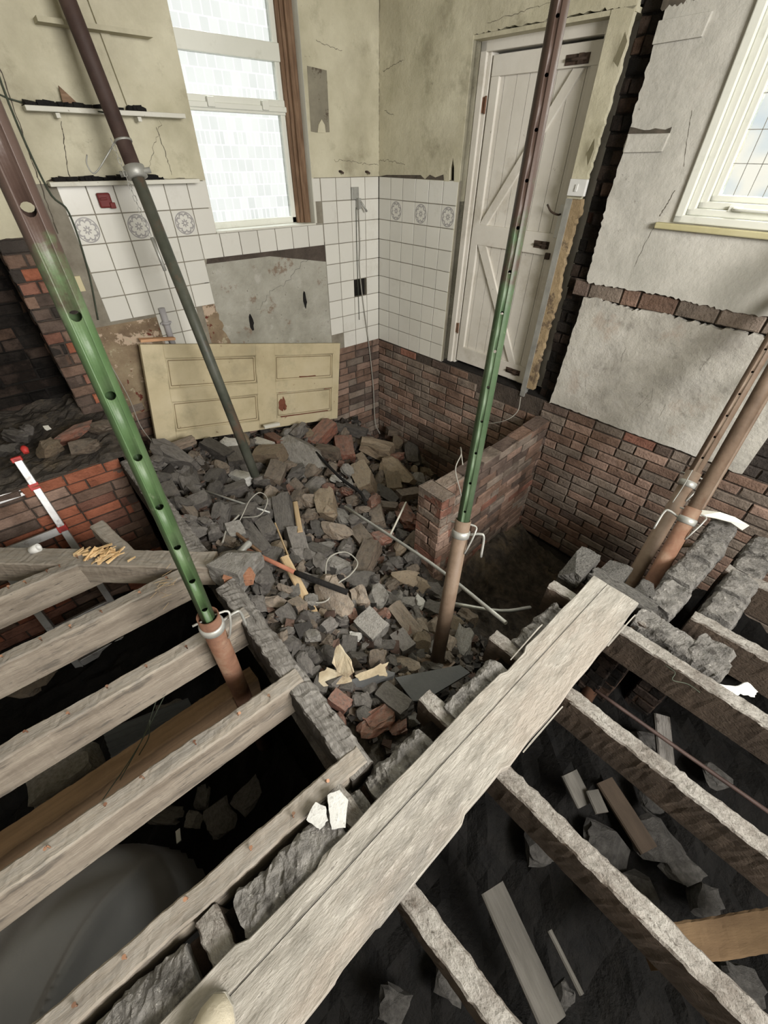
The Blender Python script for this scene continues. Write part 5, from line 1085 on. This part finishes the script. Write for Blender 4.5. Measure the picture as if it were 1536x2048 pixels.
def prop(label, base, coll, top, ro, ri, m_out, m_in, upper_in=True, plate_=True, handle=None, pins=None, hr=.009, group=None, sleeve=.0):
    """adjustable steel prop: outer tube base->collar, inner tube collar->top"""
    base, coll, top = [np.array(p, float) for p in (base, coll, top)]
    root = empty('steel_prop', tuple(base)); tag(root, label, 'prop', group); O = Vector(root.location)
    def ad(o): o.parent = root; o.location = -O; return o
    t = unit(top-base); view = CAM-coll; ax = view-t*np.dot(view, t); ax = unit(ax); side = np.cross(t, ax)
    hp = []
    if pins:
        n, s0, ds = pins; hp = [coll+t*(s0+ds*k) for k in range(n)]
    ad(tube_holed('inner_tube', coll-t*.12, top, ri, m_in, None, hp, hr, ax))
    ad(tube_holed('outer_tube', base, coll+t*.07, ro, m_out, None))
    g = MB(); rr = ro*1.18; g.tube([coll-t*.018, coll-t*.014, coll+t*.014, coll+t*.018], [ro*1.02, rr, rr, ro*1.02], 24); g.tube([coll+t*.022-side*rr*.2, coll+t*.022+side*rr*.2], .006, 6)
    ad(g.build('collar', steel, None))
    if handle:
        g = MB(); s_ = handle; h = [coll+side*s_*ro, coll+side*s_*(ro+.05)+t*.015, coll+side*s_*(ro+.07)+t*.0, coll+side*s_*(ro+.075)-t*.10]; g.tube(smooth(h, 5), .006, 8); ad(g.build('handle', steel, None))
    g = MB(); g.tube(smooth([coll+t*.05-side*ro*1.5, coll+t*.05+side*ro*1.5, coll+t*.02+side*ro*1.7+ax*.02, coll-t*.05+side*ro*1.2+ax*.03, coll-t*.09+side*ro*.9+ax*.02], 5), .0045, 8); ad(g.build('pin', steel, None))
    if plate_:
        g = MB(); g.box(base-V3(.07, .07, .008), V3(.14, 0, 0), V3(0, .14, 0), V3(0, 0, .008)); ad(g.build('base_plate', m_out, None))
    return root
# big green prop
b1 = atdep(455, 1318, 1.62); c1 = atdep(424, 1252, 1.55); tp_ = atdep(34, 366, .655)
t1 = unit(tp_-c1); bb = c1-t1*((c1[2]+1.38)/t1[2]); top1 = c1+t1*((2.74-c1[2])/t1[2])
def tubepar(px, py, P, t):   # distance along the tube of the point nearest a line of sight
    d = unit(ray(px, py)); w0 = P-CAM; b_ = np.dot(t, d); return float((b_*np.dot(d, w0)-np.dot(t, w0))/(1-b_*b_))
ss = [tubepar(x, y, c1, t1) for x, y in ((408, 1209), (380, 1150), (348, 1082), (312, 1000), (265, 899), (208, 776), (133, 621), (40, 415))]
dsp = (ss[-1]-ss[0])/7
prop('large green painted steel prop nearest camera, round pin holes, rusty foot between joists', bb, c1, top1, .039, .0245, rust, green, handle=-1 if False else 1, pins=(11, ss[0], dsp), hr=.0105)
# brown prop left
b2 = atdep(511, 952, 3.15); t2_ = atdep(135, 0, 2.0); c2 = b2+(t2_-b2)*.0
tt = unit(t2_-b2); sc2 = tubepar(266, 345, b2, tt); c2 = b2+tt*sc2; top2 = b2+tt*((2.74-b2[2])/tt[2])
root2 = empty('steel_prop', tuple(b2)); tag(root2, 'thin leaning prop, dark brown above and green-grey below, standing in rubble by leaning door', 'prop')
def ad2(o): o.parent = root2; o.location = -Vector(root2.location); return o
ad2(tube_holed('inner_tube', b2, c2+tt*.02, .034, green_dark, None)); ad2(tube_holed('outer_tube', c2, top2, .040, brown_tube, None))
g = MB(); g.tube([c2-tt*.03, c2-tt*.025, c2+tt*.025, c2+tt*.03], [.042, .055, .055, .042], 20); ad2(g.build('collar', steel, None))
g = MB(); g.tube([c2+tt*.13, c2+tt*.14], .045, 20); ad2(g.build('wire_ring', steel, None))
sd = unit(np.cross(tt, CAM-c2)); cf = unit(CAM-c2)
g = MB(); g.tube([c2-sd*.08+cf*.02, c2+sd*.08+cf*.02], .014, 10); ad2(g.build('clamp_bolt', steel, None))
g = MB()
for k in range(16):
    p = c2+tt*(.14-.028*k)-sd*(.055+.0*k)+cf*.045; a_ = sd if k % 2 else cf
    g.tube([p+tt*.012+a_*.007, p-tt*.012+a_*.007, p-tt*.012-a_*.007, p+tt*.012-a_*.007, p+tt*.012+a_*.007], .0022, 5)
ad2(g.build('chain', steel, None))
g = MB(); p = c2-tt*.30-sd*.05+cf*.045; g.tube([p, p-tt*.17], .010, 8); ad2(g.build('locking_pin', steel, None))
g = MB(); g.tube(smooth([c2+tt*.14-sd*.04, c2+tt*.09-sd*.10+cf*.02, c2+tt*.02-sd*.20, c2+tt*.06-sd*.22, c2+tt*.10-sd*.20], 5), .0035, 6); ad2(g.build('hook_wire', steel, None))
# centre prop
b3 = onrub(874, 1322); b3 = atdep(874, 1322, 2.22); p3 = atdep(1112, 49, 1.27); t3 = unit(p3-b3); c3 = b3+t3*tubepar(917, 1066, b3, t3)
top3 = b3+t3*((2.74-b3[2])/t3[2]); s3 = tubepar(941, 965, c3, t3)-0
sh = [tubepar(x, y, c3, t3) for x, y in ((929, 1015), (931, 973), (940, 925), (962, 792), (975, 735), (1003, 577), (1025, 485))]
prop('centre steel prop with green rust-patched upper tube, foot in rubble beside plank', b3, c3, top3, .036, .0285, rust_tan, green_r, pins=(14, .12, .135), hr=.006, handle=1)
# right-hand props
def vprop(label, foot, dep0, up_px, dep1, cpx, ro, ri, m_o, m_i, handle=None, pins=None):
    p = atdep(*foot, dep0); q = atdep(*up_px, dep1); t = unit(q-p); b = p-t*((p[2]+.95)/t[2]); c = p+t*tubepar(*cpx, p, t); top = p+t*((2.74-p[2])/t[2])
    return prop(label, b, c, top, ro, ri, m_o, m_i, handle=handle, pins=pins, hr=.006)
vprop('rusty prop standing furthest left of the right-hand pair in the brick pit', (1275, 1140), 2.36, (1510, 735), 2.15, (1357, 962), .037, .029, rust_tan, rust_tan, pins=(8, .15, .12))
vprop('rusty prop in front of the right-hand pair, with bent handle at its collar', (1296, 1178), 2.22, (1520, 785), 1.98, (1352, 1033), .037, .031, rust, rust_tan, handle=-1)
a = atdep(1390, 1040, 2.35); b = atdep(1530, 800, 2.25); t = unit(b-a)
cable('steel_rod', [a-t*1.2, a, b, b+t*.9], .013, rust_tan, 'slim rusty tube tucked behind the front right-hand prop', 'tube', n=2, seg=10)
cable('wire', [atdep(1345, 1005, 2.2), atdep(1365, 975, 2.18), atdep(1385, 940, 2.15)], .003, steel, 'thin wire tied between the two right-hand props', 'wire')
lb = plate('curved_strip', [(1388, 1026), (1405, 1020), (1440, 1024), (1470, 1034), (1499, 1051), (1485, 1060), (1462, 1044), (1432, 1036), (1400, 1031)], (.07, .085, .095, .08, .05, .05, .08, .095, .085), .003, white_paint, 'curved white strip lying over the top of inner short sleeper wall', 'strip')
cable('conduit_pipe', [onz(1288, 1160, -.55), onz(1330, 1125, -.5), onz(1355, 1095, -.45), onz(1385, 1090, -.42)], .014, rust_tan, 'curved pipe in pit between rusty props and inner sleeper wall', 'pipe')
cable('wire_loop', [V3(1.95, 1.46, -.08), V3(2.0, 1.54, .0), V3(1.9, 1.45, .03), V3(1.80, 1.40, -.02), V3(1.83, 1.35, -.2), V3(1.85, 1.33, -.35)], .004, cable_m, 'grey cable looped over the partition wall behind centre prop', 'wire')
cable('cable', [PC(1.82, -.03, -.02), PC(1.84, -.15, -.06), PC(1.76, -.25, -.12), PC(1.5, -.4, -.1)], .004, cable_m, 'thin wire hanging from metal bead below the door')

# ================================================================== LADDER
la = onz(35, 915, .16); lb_ = onz(152, 1092, -.42); lt = unit(lb_-la); lr = V3(-1, -.04, 0)
lad = empty('ladder', tuple(lb_+lt*.8)); tag(lad, 'aluminium ladder with red caps standing in the left pit', 'ladder')
def ad3(o): o.parent = lad; o.location = -Vector(lad.location); return o
nn = unit(np.cross(lt, lr))
for k in (0, 1):
    g = MB(); o_ = la+lr*.36*k; g.box(o_-lr*.012, lt*1.75, lr*.04, nn*.07); ad3(g.build('stile', steel_l, None, bevel=.003))
for s in (.17, .47, .77, 1.07, 1.37):
    g = MB(); g.box(la+lt*s+nn*.015, lr*.36, lt*.05, nn*.035); ad3(g.build('rung', steel_l, None, bevel=.003))
for s, e in ((0.0, .03), (.17, .045), (.47, .045)):
    g = MB(); g.box(la+lt*(s-.005)-lr*.016, lt*e, lr*.052, nn*.078); ad3(g.build('red_cap', red_p, None, bevel=.004))
g = MB(); c = la+V3(.05, .02, .03); g.tube([c-V3(.0, .02, .02), c, c+V3(0, .015, .01)], [.014, .02, .012], 10); ad3(g.build('red_knob', red_p, None))

# nut-like coupling on trimmer
c = onz(70, 1098, .015); g = MB(); R0, R1_ = .021, .013; ax_ = unit(V3(.8, -.3, .25)); u_ = unit(np.cross(ax_, V3(0, 0, 1))); v_ = np.cross(ax_, u_)
rg = []
for off_, rr in ((-.02, R0), (.02, R0), (.02, R1_), (-.02, R1_)): rg.append([g.vert(c+ax_*off_+(u_*math.cos(k*math.pi/9)+v_*math.sin(k*math.pi/9))*rr) for k in range(18)])
for i in range(4):
    for k in range(18): l = (k+1) % 18; g.face([rg[i][k], rg[i][l], rg[(i+1) % 4][l], rg[(i+1) % 4][k]], None, (1, 1, 1), 0, i % 2 == 0)
thing(g.build('pipe_coupling', white_pl), 'small white pipe coupling lying on the diagonal trimmer', 'coupling')

# ================================================================== UNDER THE JOISTS
def pitmesh(name, x0, x1, y0, y1, z, amp, m, label, st=.06):
    g = MB(); xs = np.arange(x0, x1+.001, st); ys = np.arange(y0, y1+.001, st); ix = {}
    for i, x in enumerate(xs):
        for j, y in enumerate(ys): ix[i, j] = g.vert((x, y, z+amp*nz((x, y, 0), 3)+amp*.5*nz((x, y, 4), 9)+amp*.15*R.uniform(-1, 1)))
    for i in range(len(xs)-1):
        for j in range(len(ys)-1): g.face([ix[i, j], ix[i+1, j], ix[i+1, j+1], ix[i, j+1]])
    return tag(g.build(name, m), label, 'dirt', kind='stuff')
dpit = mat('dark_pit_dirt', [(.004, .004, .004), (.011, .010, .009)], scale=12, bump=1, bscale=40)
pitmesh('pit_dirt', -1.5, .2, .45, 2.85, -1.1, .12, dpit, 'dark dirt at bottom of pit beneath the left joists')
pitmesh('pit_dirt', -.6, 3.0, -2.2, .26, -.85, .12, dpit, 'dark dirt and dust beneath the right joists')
# left
timber('pit_timber', V3(-1.5, 1.10, -.30), V3(.18, 1.20, -.42), .09, .12, mat('tan_pit_timber', [(.20, .13, .075), (.32, .21, .125)], scale=3, stretch=(1, 5, 1), coord='UV', bump=.3, grain=((.12, .08, .05), .5)), 'tan timber running low beneath the left joists', 'timber', seed=61)
o = rough_lump('insulation_lump', tuple(onz(133, 1545, -.48)), (.22, .17, .2), mat('grey_crumbly_insulation', [(.17, .155, .13), (.27, .25, .215), (.34, .32, .28)], scale=12, bump=1.2, bscale=30), 71, amp=.3, cuts=1, sub=5); tag(o, 'crumbly grey lump under left joists near the tan timber', 'lump')
g = MB(); o0 = onz(205, 1462, -.75); ex = unit(onz(300, 1425, -.75)-o0); ey = unit(onz(235, 1550, -.78)-o0); n = 12
for k in range(n):
    for s, z0, z1 in ((0, 0, .014), (1, .014, 0)):
        w_ = .035; p = o0+ey*(k*2+s)*w_/2; a_ = g.vert(p+V3(0, 0, z0)); b_ = g.vert(p+ex*.42+V3(0, 0, z0)); c_ = g.vert(p+ex*.42+ey*w_/2+V3(0, 0, z1)); d_ = g.vert(p+ey*w_/2+V3(0, 0, z1)); g.face([a_, b_, c_, d_])
thing(g.build('corrugated_sheet', mat('blue_grey_sheet', [(.075, .082, .09), (.12, .13, .14)], scale=5, rough=.6)), 'blue-grey corrugated sheet under left joists below green prop', 'sheet')
for (a_, b_) in (((330, 1390), (205, 1600)), ((318, 1385), (240, 1560)), ((300, 1440), (278, 1510))):
    cable('thin_wire', [onz(*a_, -.2), onz((a_[0]+b_[0])/2+8, (a_[1]+b_[1])/2, -.3), onz(*b_, -.38)], .002, cable_d, 'thin dark wire hanging under the left joists, starting at %s' % {330: 'rightmost of three', 318: 'middle of three', 300: 'lower one of three'}[a_[0]], 'wire')
# dark grey cloth sheet bulging up under the near left joists
g = MB(); nu, nv = 70, 60; ix = {}
for i in range(nu+1):
    for j in range(nv+1):
        u, v = i/nu, j/nv; x = -1.45+u*1.30; y = .30+v*.90
        bulge = max(0, 1-((x+.92)/.52)**2-((y-.74)/.42)**2)
        z = -.98+.66*bulge**.42+.03*math.sin(13*(x*.9-y*.9)+2.5*nz((x, y, 2), 3))*bulge**.5+(.06*max(0, 1-abs(x-1.1*y+1.42)/.05)*bulge**.3)+.022*nz((x, y, 0), 5)
        ix[i, j] = g.vert((x, y, z))
for i in range(nu):
    for j in range(nv):
        xc = -1.45+(i+.5)/nu*1.30; yc = .30+(j+.5)/nv*.90
        if ((xc+.92)/.52)**2+((yc-.74)/.42)**2 < 1.02: g.face([ix[i, j], ix[i+1, j], ix[i+1, j+1], ix[i, j+1]], None, (1, 1, 1), 0, True)
thing(g.build('cloth_sheet', tarp_m), 'dark grey cloth bulging up beneath the two nearest left joists', 'cloth')
dk = [(440, 1635, 60, 45, 70, 's', 'square dark board scrap in the near left pit'), (405, 1600, 50, 24, -70, 's', 'pale jagged scrap in the near left pit'), (500, 1590, 70, 34, -50, 's', 'translucent grey plastic scrap in near left pit'), (390, 1640, 30, 25, 0, 's', 'dark tin beside pale scrap in near left pit'), (60, 1360, 60, 60, 20, 'b', 'brown brick in the left pit behind the second joist'), (340, 1430, 60, 40, -20, 's', 'dark torn lump right of the corrugated sheet'), (330, 1630, 60, 30, 10, 's', 'dark scrap beside bulging cloth edge')]
for (px, py, L_, W_, a, t, lab) in dk: put(px, py, L_, W_, a, t, 'half', 'pit_scrap', lab, None, zbase=-.92, tilt=.4, Hf=.03)
g = MB(); c = onz(357, 1672, -.9); g.cbox(c, V3(.012, .05, 0), V3(.02, 0, 0), V3(0, 0, .01)); thing(g.build('white_tag', white_pl), 'small white tag lying in the near left pit', 'tag')
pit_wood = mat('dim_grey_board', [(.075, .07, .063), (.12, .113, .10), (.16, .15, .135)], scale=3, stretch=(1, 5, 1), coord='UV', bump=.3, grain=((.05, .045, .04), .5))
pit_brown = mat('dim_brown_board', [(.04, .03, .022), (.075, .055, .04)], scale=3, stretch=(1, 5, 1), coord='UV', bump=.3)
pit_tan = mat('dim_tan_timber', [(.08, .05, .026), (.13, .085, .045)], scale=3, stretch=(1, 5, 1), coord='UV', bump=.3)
# right
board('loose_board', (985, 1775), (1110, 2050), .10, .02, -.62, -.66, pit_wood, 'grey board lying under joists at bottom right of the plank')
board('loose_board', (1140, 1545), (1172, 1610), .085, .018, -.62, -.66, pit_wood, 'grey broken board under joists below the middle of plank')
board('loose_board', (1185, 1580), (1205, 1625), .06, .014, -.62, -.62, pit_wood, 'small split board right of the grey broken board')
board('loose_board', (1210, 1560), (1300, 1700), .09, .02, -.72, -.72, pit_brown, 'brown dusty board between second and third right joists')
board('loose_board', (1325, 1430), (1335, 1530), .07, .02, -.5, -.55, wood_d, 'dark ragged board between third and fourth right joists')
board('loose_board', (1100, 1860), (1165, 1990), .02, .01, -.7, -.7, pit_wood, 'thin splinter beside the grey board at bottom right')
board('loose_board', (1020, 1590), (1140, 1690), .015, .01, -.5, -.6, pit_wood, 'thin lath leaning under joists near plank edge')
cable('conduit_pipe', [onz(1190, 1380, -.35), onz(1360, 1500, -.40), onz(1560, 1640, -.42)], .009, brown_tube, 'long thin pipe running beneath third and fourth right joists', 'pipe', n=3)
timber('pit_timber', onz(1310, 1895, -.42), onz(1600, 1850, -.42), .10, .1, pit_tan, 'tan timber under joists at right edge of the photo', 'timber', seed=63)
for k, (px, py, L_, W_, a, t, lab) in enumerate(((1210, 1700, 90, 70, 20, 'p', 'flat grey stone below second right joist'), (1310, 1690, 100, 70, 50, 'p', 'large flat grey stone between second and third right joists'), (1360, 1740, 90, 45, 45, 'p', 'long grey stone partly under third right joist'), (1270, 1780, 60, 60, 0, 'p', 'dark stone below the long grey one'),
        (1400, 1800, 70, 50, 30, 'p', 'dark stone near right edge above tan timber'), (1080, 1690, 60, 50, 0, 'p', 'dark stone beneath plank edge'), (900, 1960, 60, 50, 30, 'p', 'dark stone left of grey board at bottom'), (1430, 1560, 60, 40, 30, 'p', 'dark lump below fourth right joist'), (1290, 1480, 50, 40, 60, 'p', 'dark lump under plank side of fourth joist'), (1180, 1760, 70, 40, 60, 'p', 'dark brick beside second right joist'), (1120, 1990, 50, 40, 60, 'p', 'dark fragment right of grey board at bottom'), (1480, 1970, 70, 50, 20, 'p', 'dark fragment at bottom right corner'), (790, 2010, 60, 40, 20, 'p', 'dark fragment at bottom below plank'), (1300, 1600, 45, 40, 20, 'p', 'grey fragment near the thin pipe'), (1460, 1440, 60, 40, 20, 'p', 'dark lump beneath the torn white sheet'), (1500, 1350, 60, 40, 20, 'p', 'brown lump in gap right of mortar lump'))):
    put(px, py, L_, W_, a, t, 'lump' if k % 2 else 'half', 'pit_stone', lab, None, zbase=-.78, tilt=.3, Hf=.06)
plate('torn_sheet', [(1408, 1375), (1430, 1368), (1470, 1372), (1495, 1365), (1515, 1382), (1510, 1395), (1480, 1388), (1465, 1400), (1440, 1398)], (-.04, -.02, -.02, -.03, -.06, -.08, -.06, -.08, -.06), .004, paper_m, 'torn white sheet beside fourth right joist', 'sheet')
cable('straw_scraps', [onz(1330, 1330, .006), onz(1350, 1345, .012), onz(1345, 1360, .01), onz(1375, 1368, .008), onz(1400, 1385, .01)], .0016, cable_d, 'curled dark string lying on fourth right joist', 'string')
# paper on sleeper wall
plate('peeling_paper', [(612, 1640), (630, 1605), (652, 1612), (656, 1640), (640, 1660), (628, 1650)], .028, .002, paper_m, 'left scrap of white peeling paper on the sleeper wall', 'paper')
plate('peeling_paper', [(655, 1590), (678, 1580), (697, 1600), (692, 1655), (662, 1660), (660, 1630)], .034, .002, paper_m, 'right scrap of white peeling paper on the sleeper wall', 'paper')
# straw on the joist
g = MB()
for k in range(26):
    c = onz(R.gauss(330, 9), R.gauss(1170, 14), .012); a_ = R.uniform(0, 3.14); g.cbox(c, V3(math.cos(a_), math.sin(a_), R.uniform(-.6, .6))*R.uniform(.015, .05), V3(0, .0015, 0), V3(0, 0, .0015))
tag(g.build('straw', pale_wood), 'tuft of straw stuck on second left joist beside green prop', 'straw', kind='stuff')

# ================================================================== SHOE
g = MB(); sc0 = onz(445, 1990, .05); heel = V3(sc0[0]-.30, sc0[1]-.02, 0); sd_ = unit(V3(.62, .30, 0)*1.0); toe = V3(sc0[0]-.003, sc0[1]+.005, .04)
fwd_ = unit(V3(math.cos(math.radians(52)), math.sin(math.radians(52)), 0)); lat = V3(-fwd_[1], fwd_[0], 0)
rows = []
for i in range(15):
    t_ = i/14; u = t_*.28; w_ = .046*(math.sin(math.pi*min(1, (t_*.93+.035)))**.42 if t_ < .5 else (1-((t_-.45)/.55)**4.5)**.5 if t_ < .999 else .25)*(1 if t_ > .4 else .8); h_ = (.05+.045*max(0, .55-t_)/.55) if t_ > .3 else .085
    h_ = h_*(1 if t_ < .75 else (1-((t_-.75)/.25)**2*.75)); row = []
    for k in range(17):
        a_ = math.pi*k/16; row.append(g.vert(toe-fwd_*(.28-u)+lat*math.cos(a_)*max(w_, .012)*1.12+V3(0, 0, .018+max(h_, .012)*math.sin(a_)**.8)))
    rows.append(row)
for r0, r1 in zip(rows, rows[1:]):
    for k in range(16): g.face([r0[k], r1[k], r1[k+1], r0[k+1]], None, (1, 1, 1), 0, True)
g.face(rows[0]); g.face(rows[-1][::-1])
shoe = thing(g.build('boot', shoe_m), 'dusty beige boot toe standing on the plank at bottom edge', 'boot')
g = MB(); rows = []
ol = []
for i in range(15):
    t_ = i/14; w_ = .049*(math.sin(math.pi*min(1, (t_*.93+.035)))**.42 if t_ < .5 else (1-((t_-.45)/.55)**4.5)**.5 if t_ < .999 else .25)*(1 if t_ > .4 else .8)
    ol.append((t_*.284, max(w_, .004)))
out = [(a_, b_) for a_, b_ in ol]+[(a_, -b_) for a_, b_ in ol[::-1]]
g.prism(out, lambda u, v, o: toe-fwd_*(.281-u)+lat*v+V3(0, 0, o), .0, .02); g.build('sole', shoe_s, shoe)
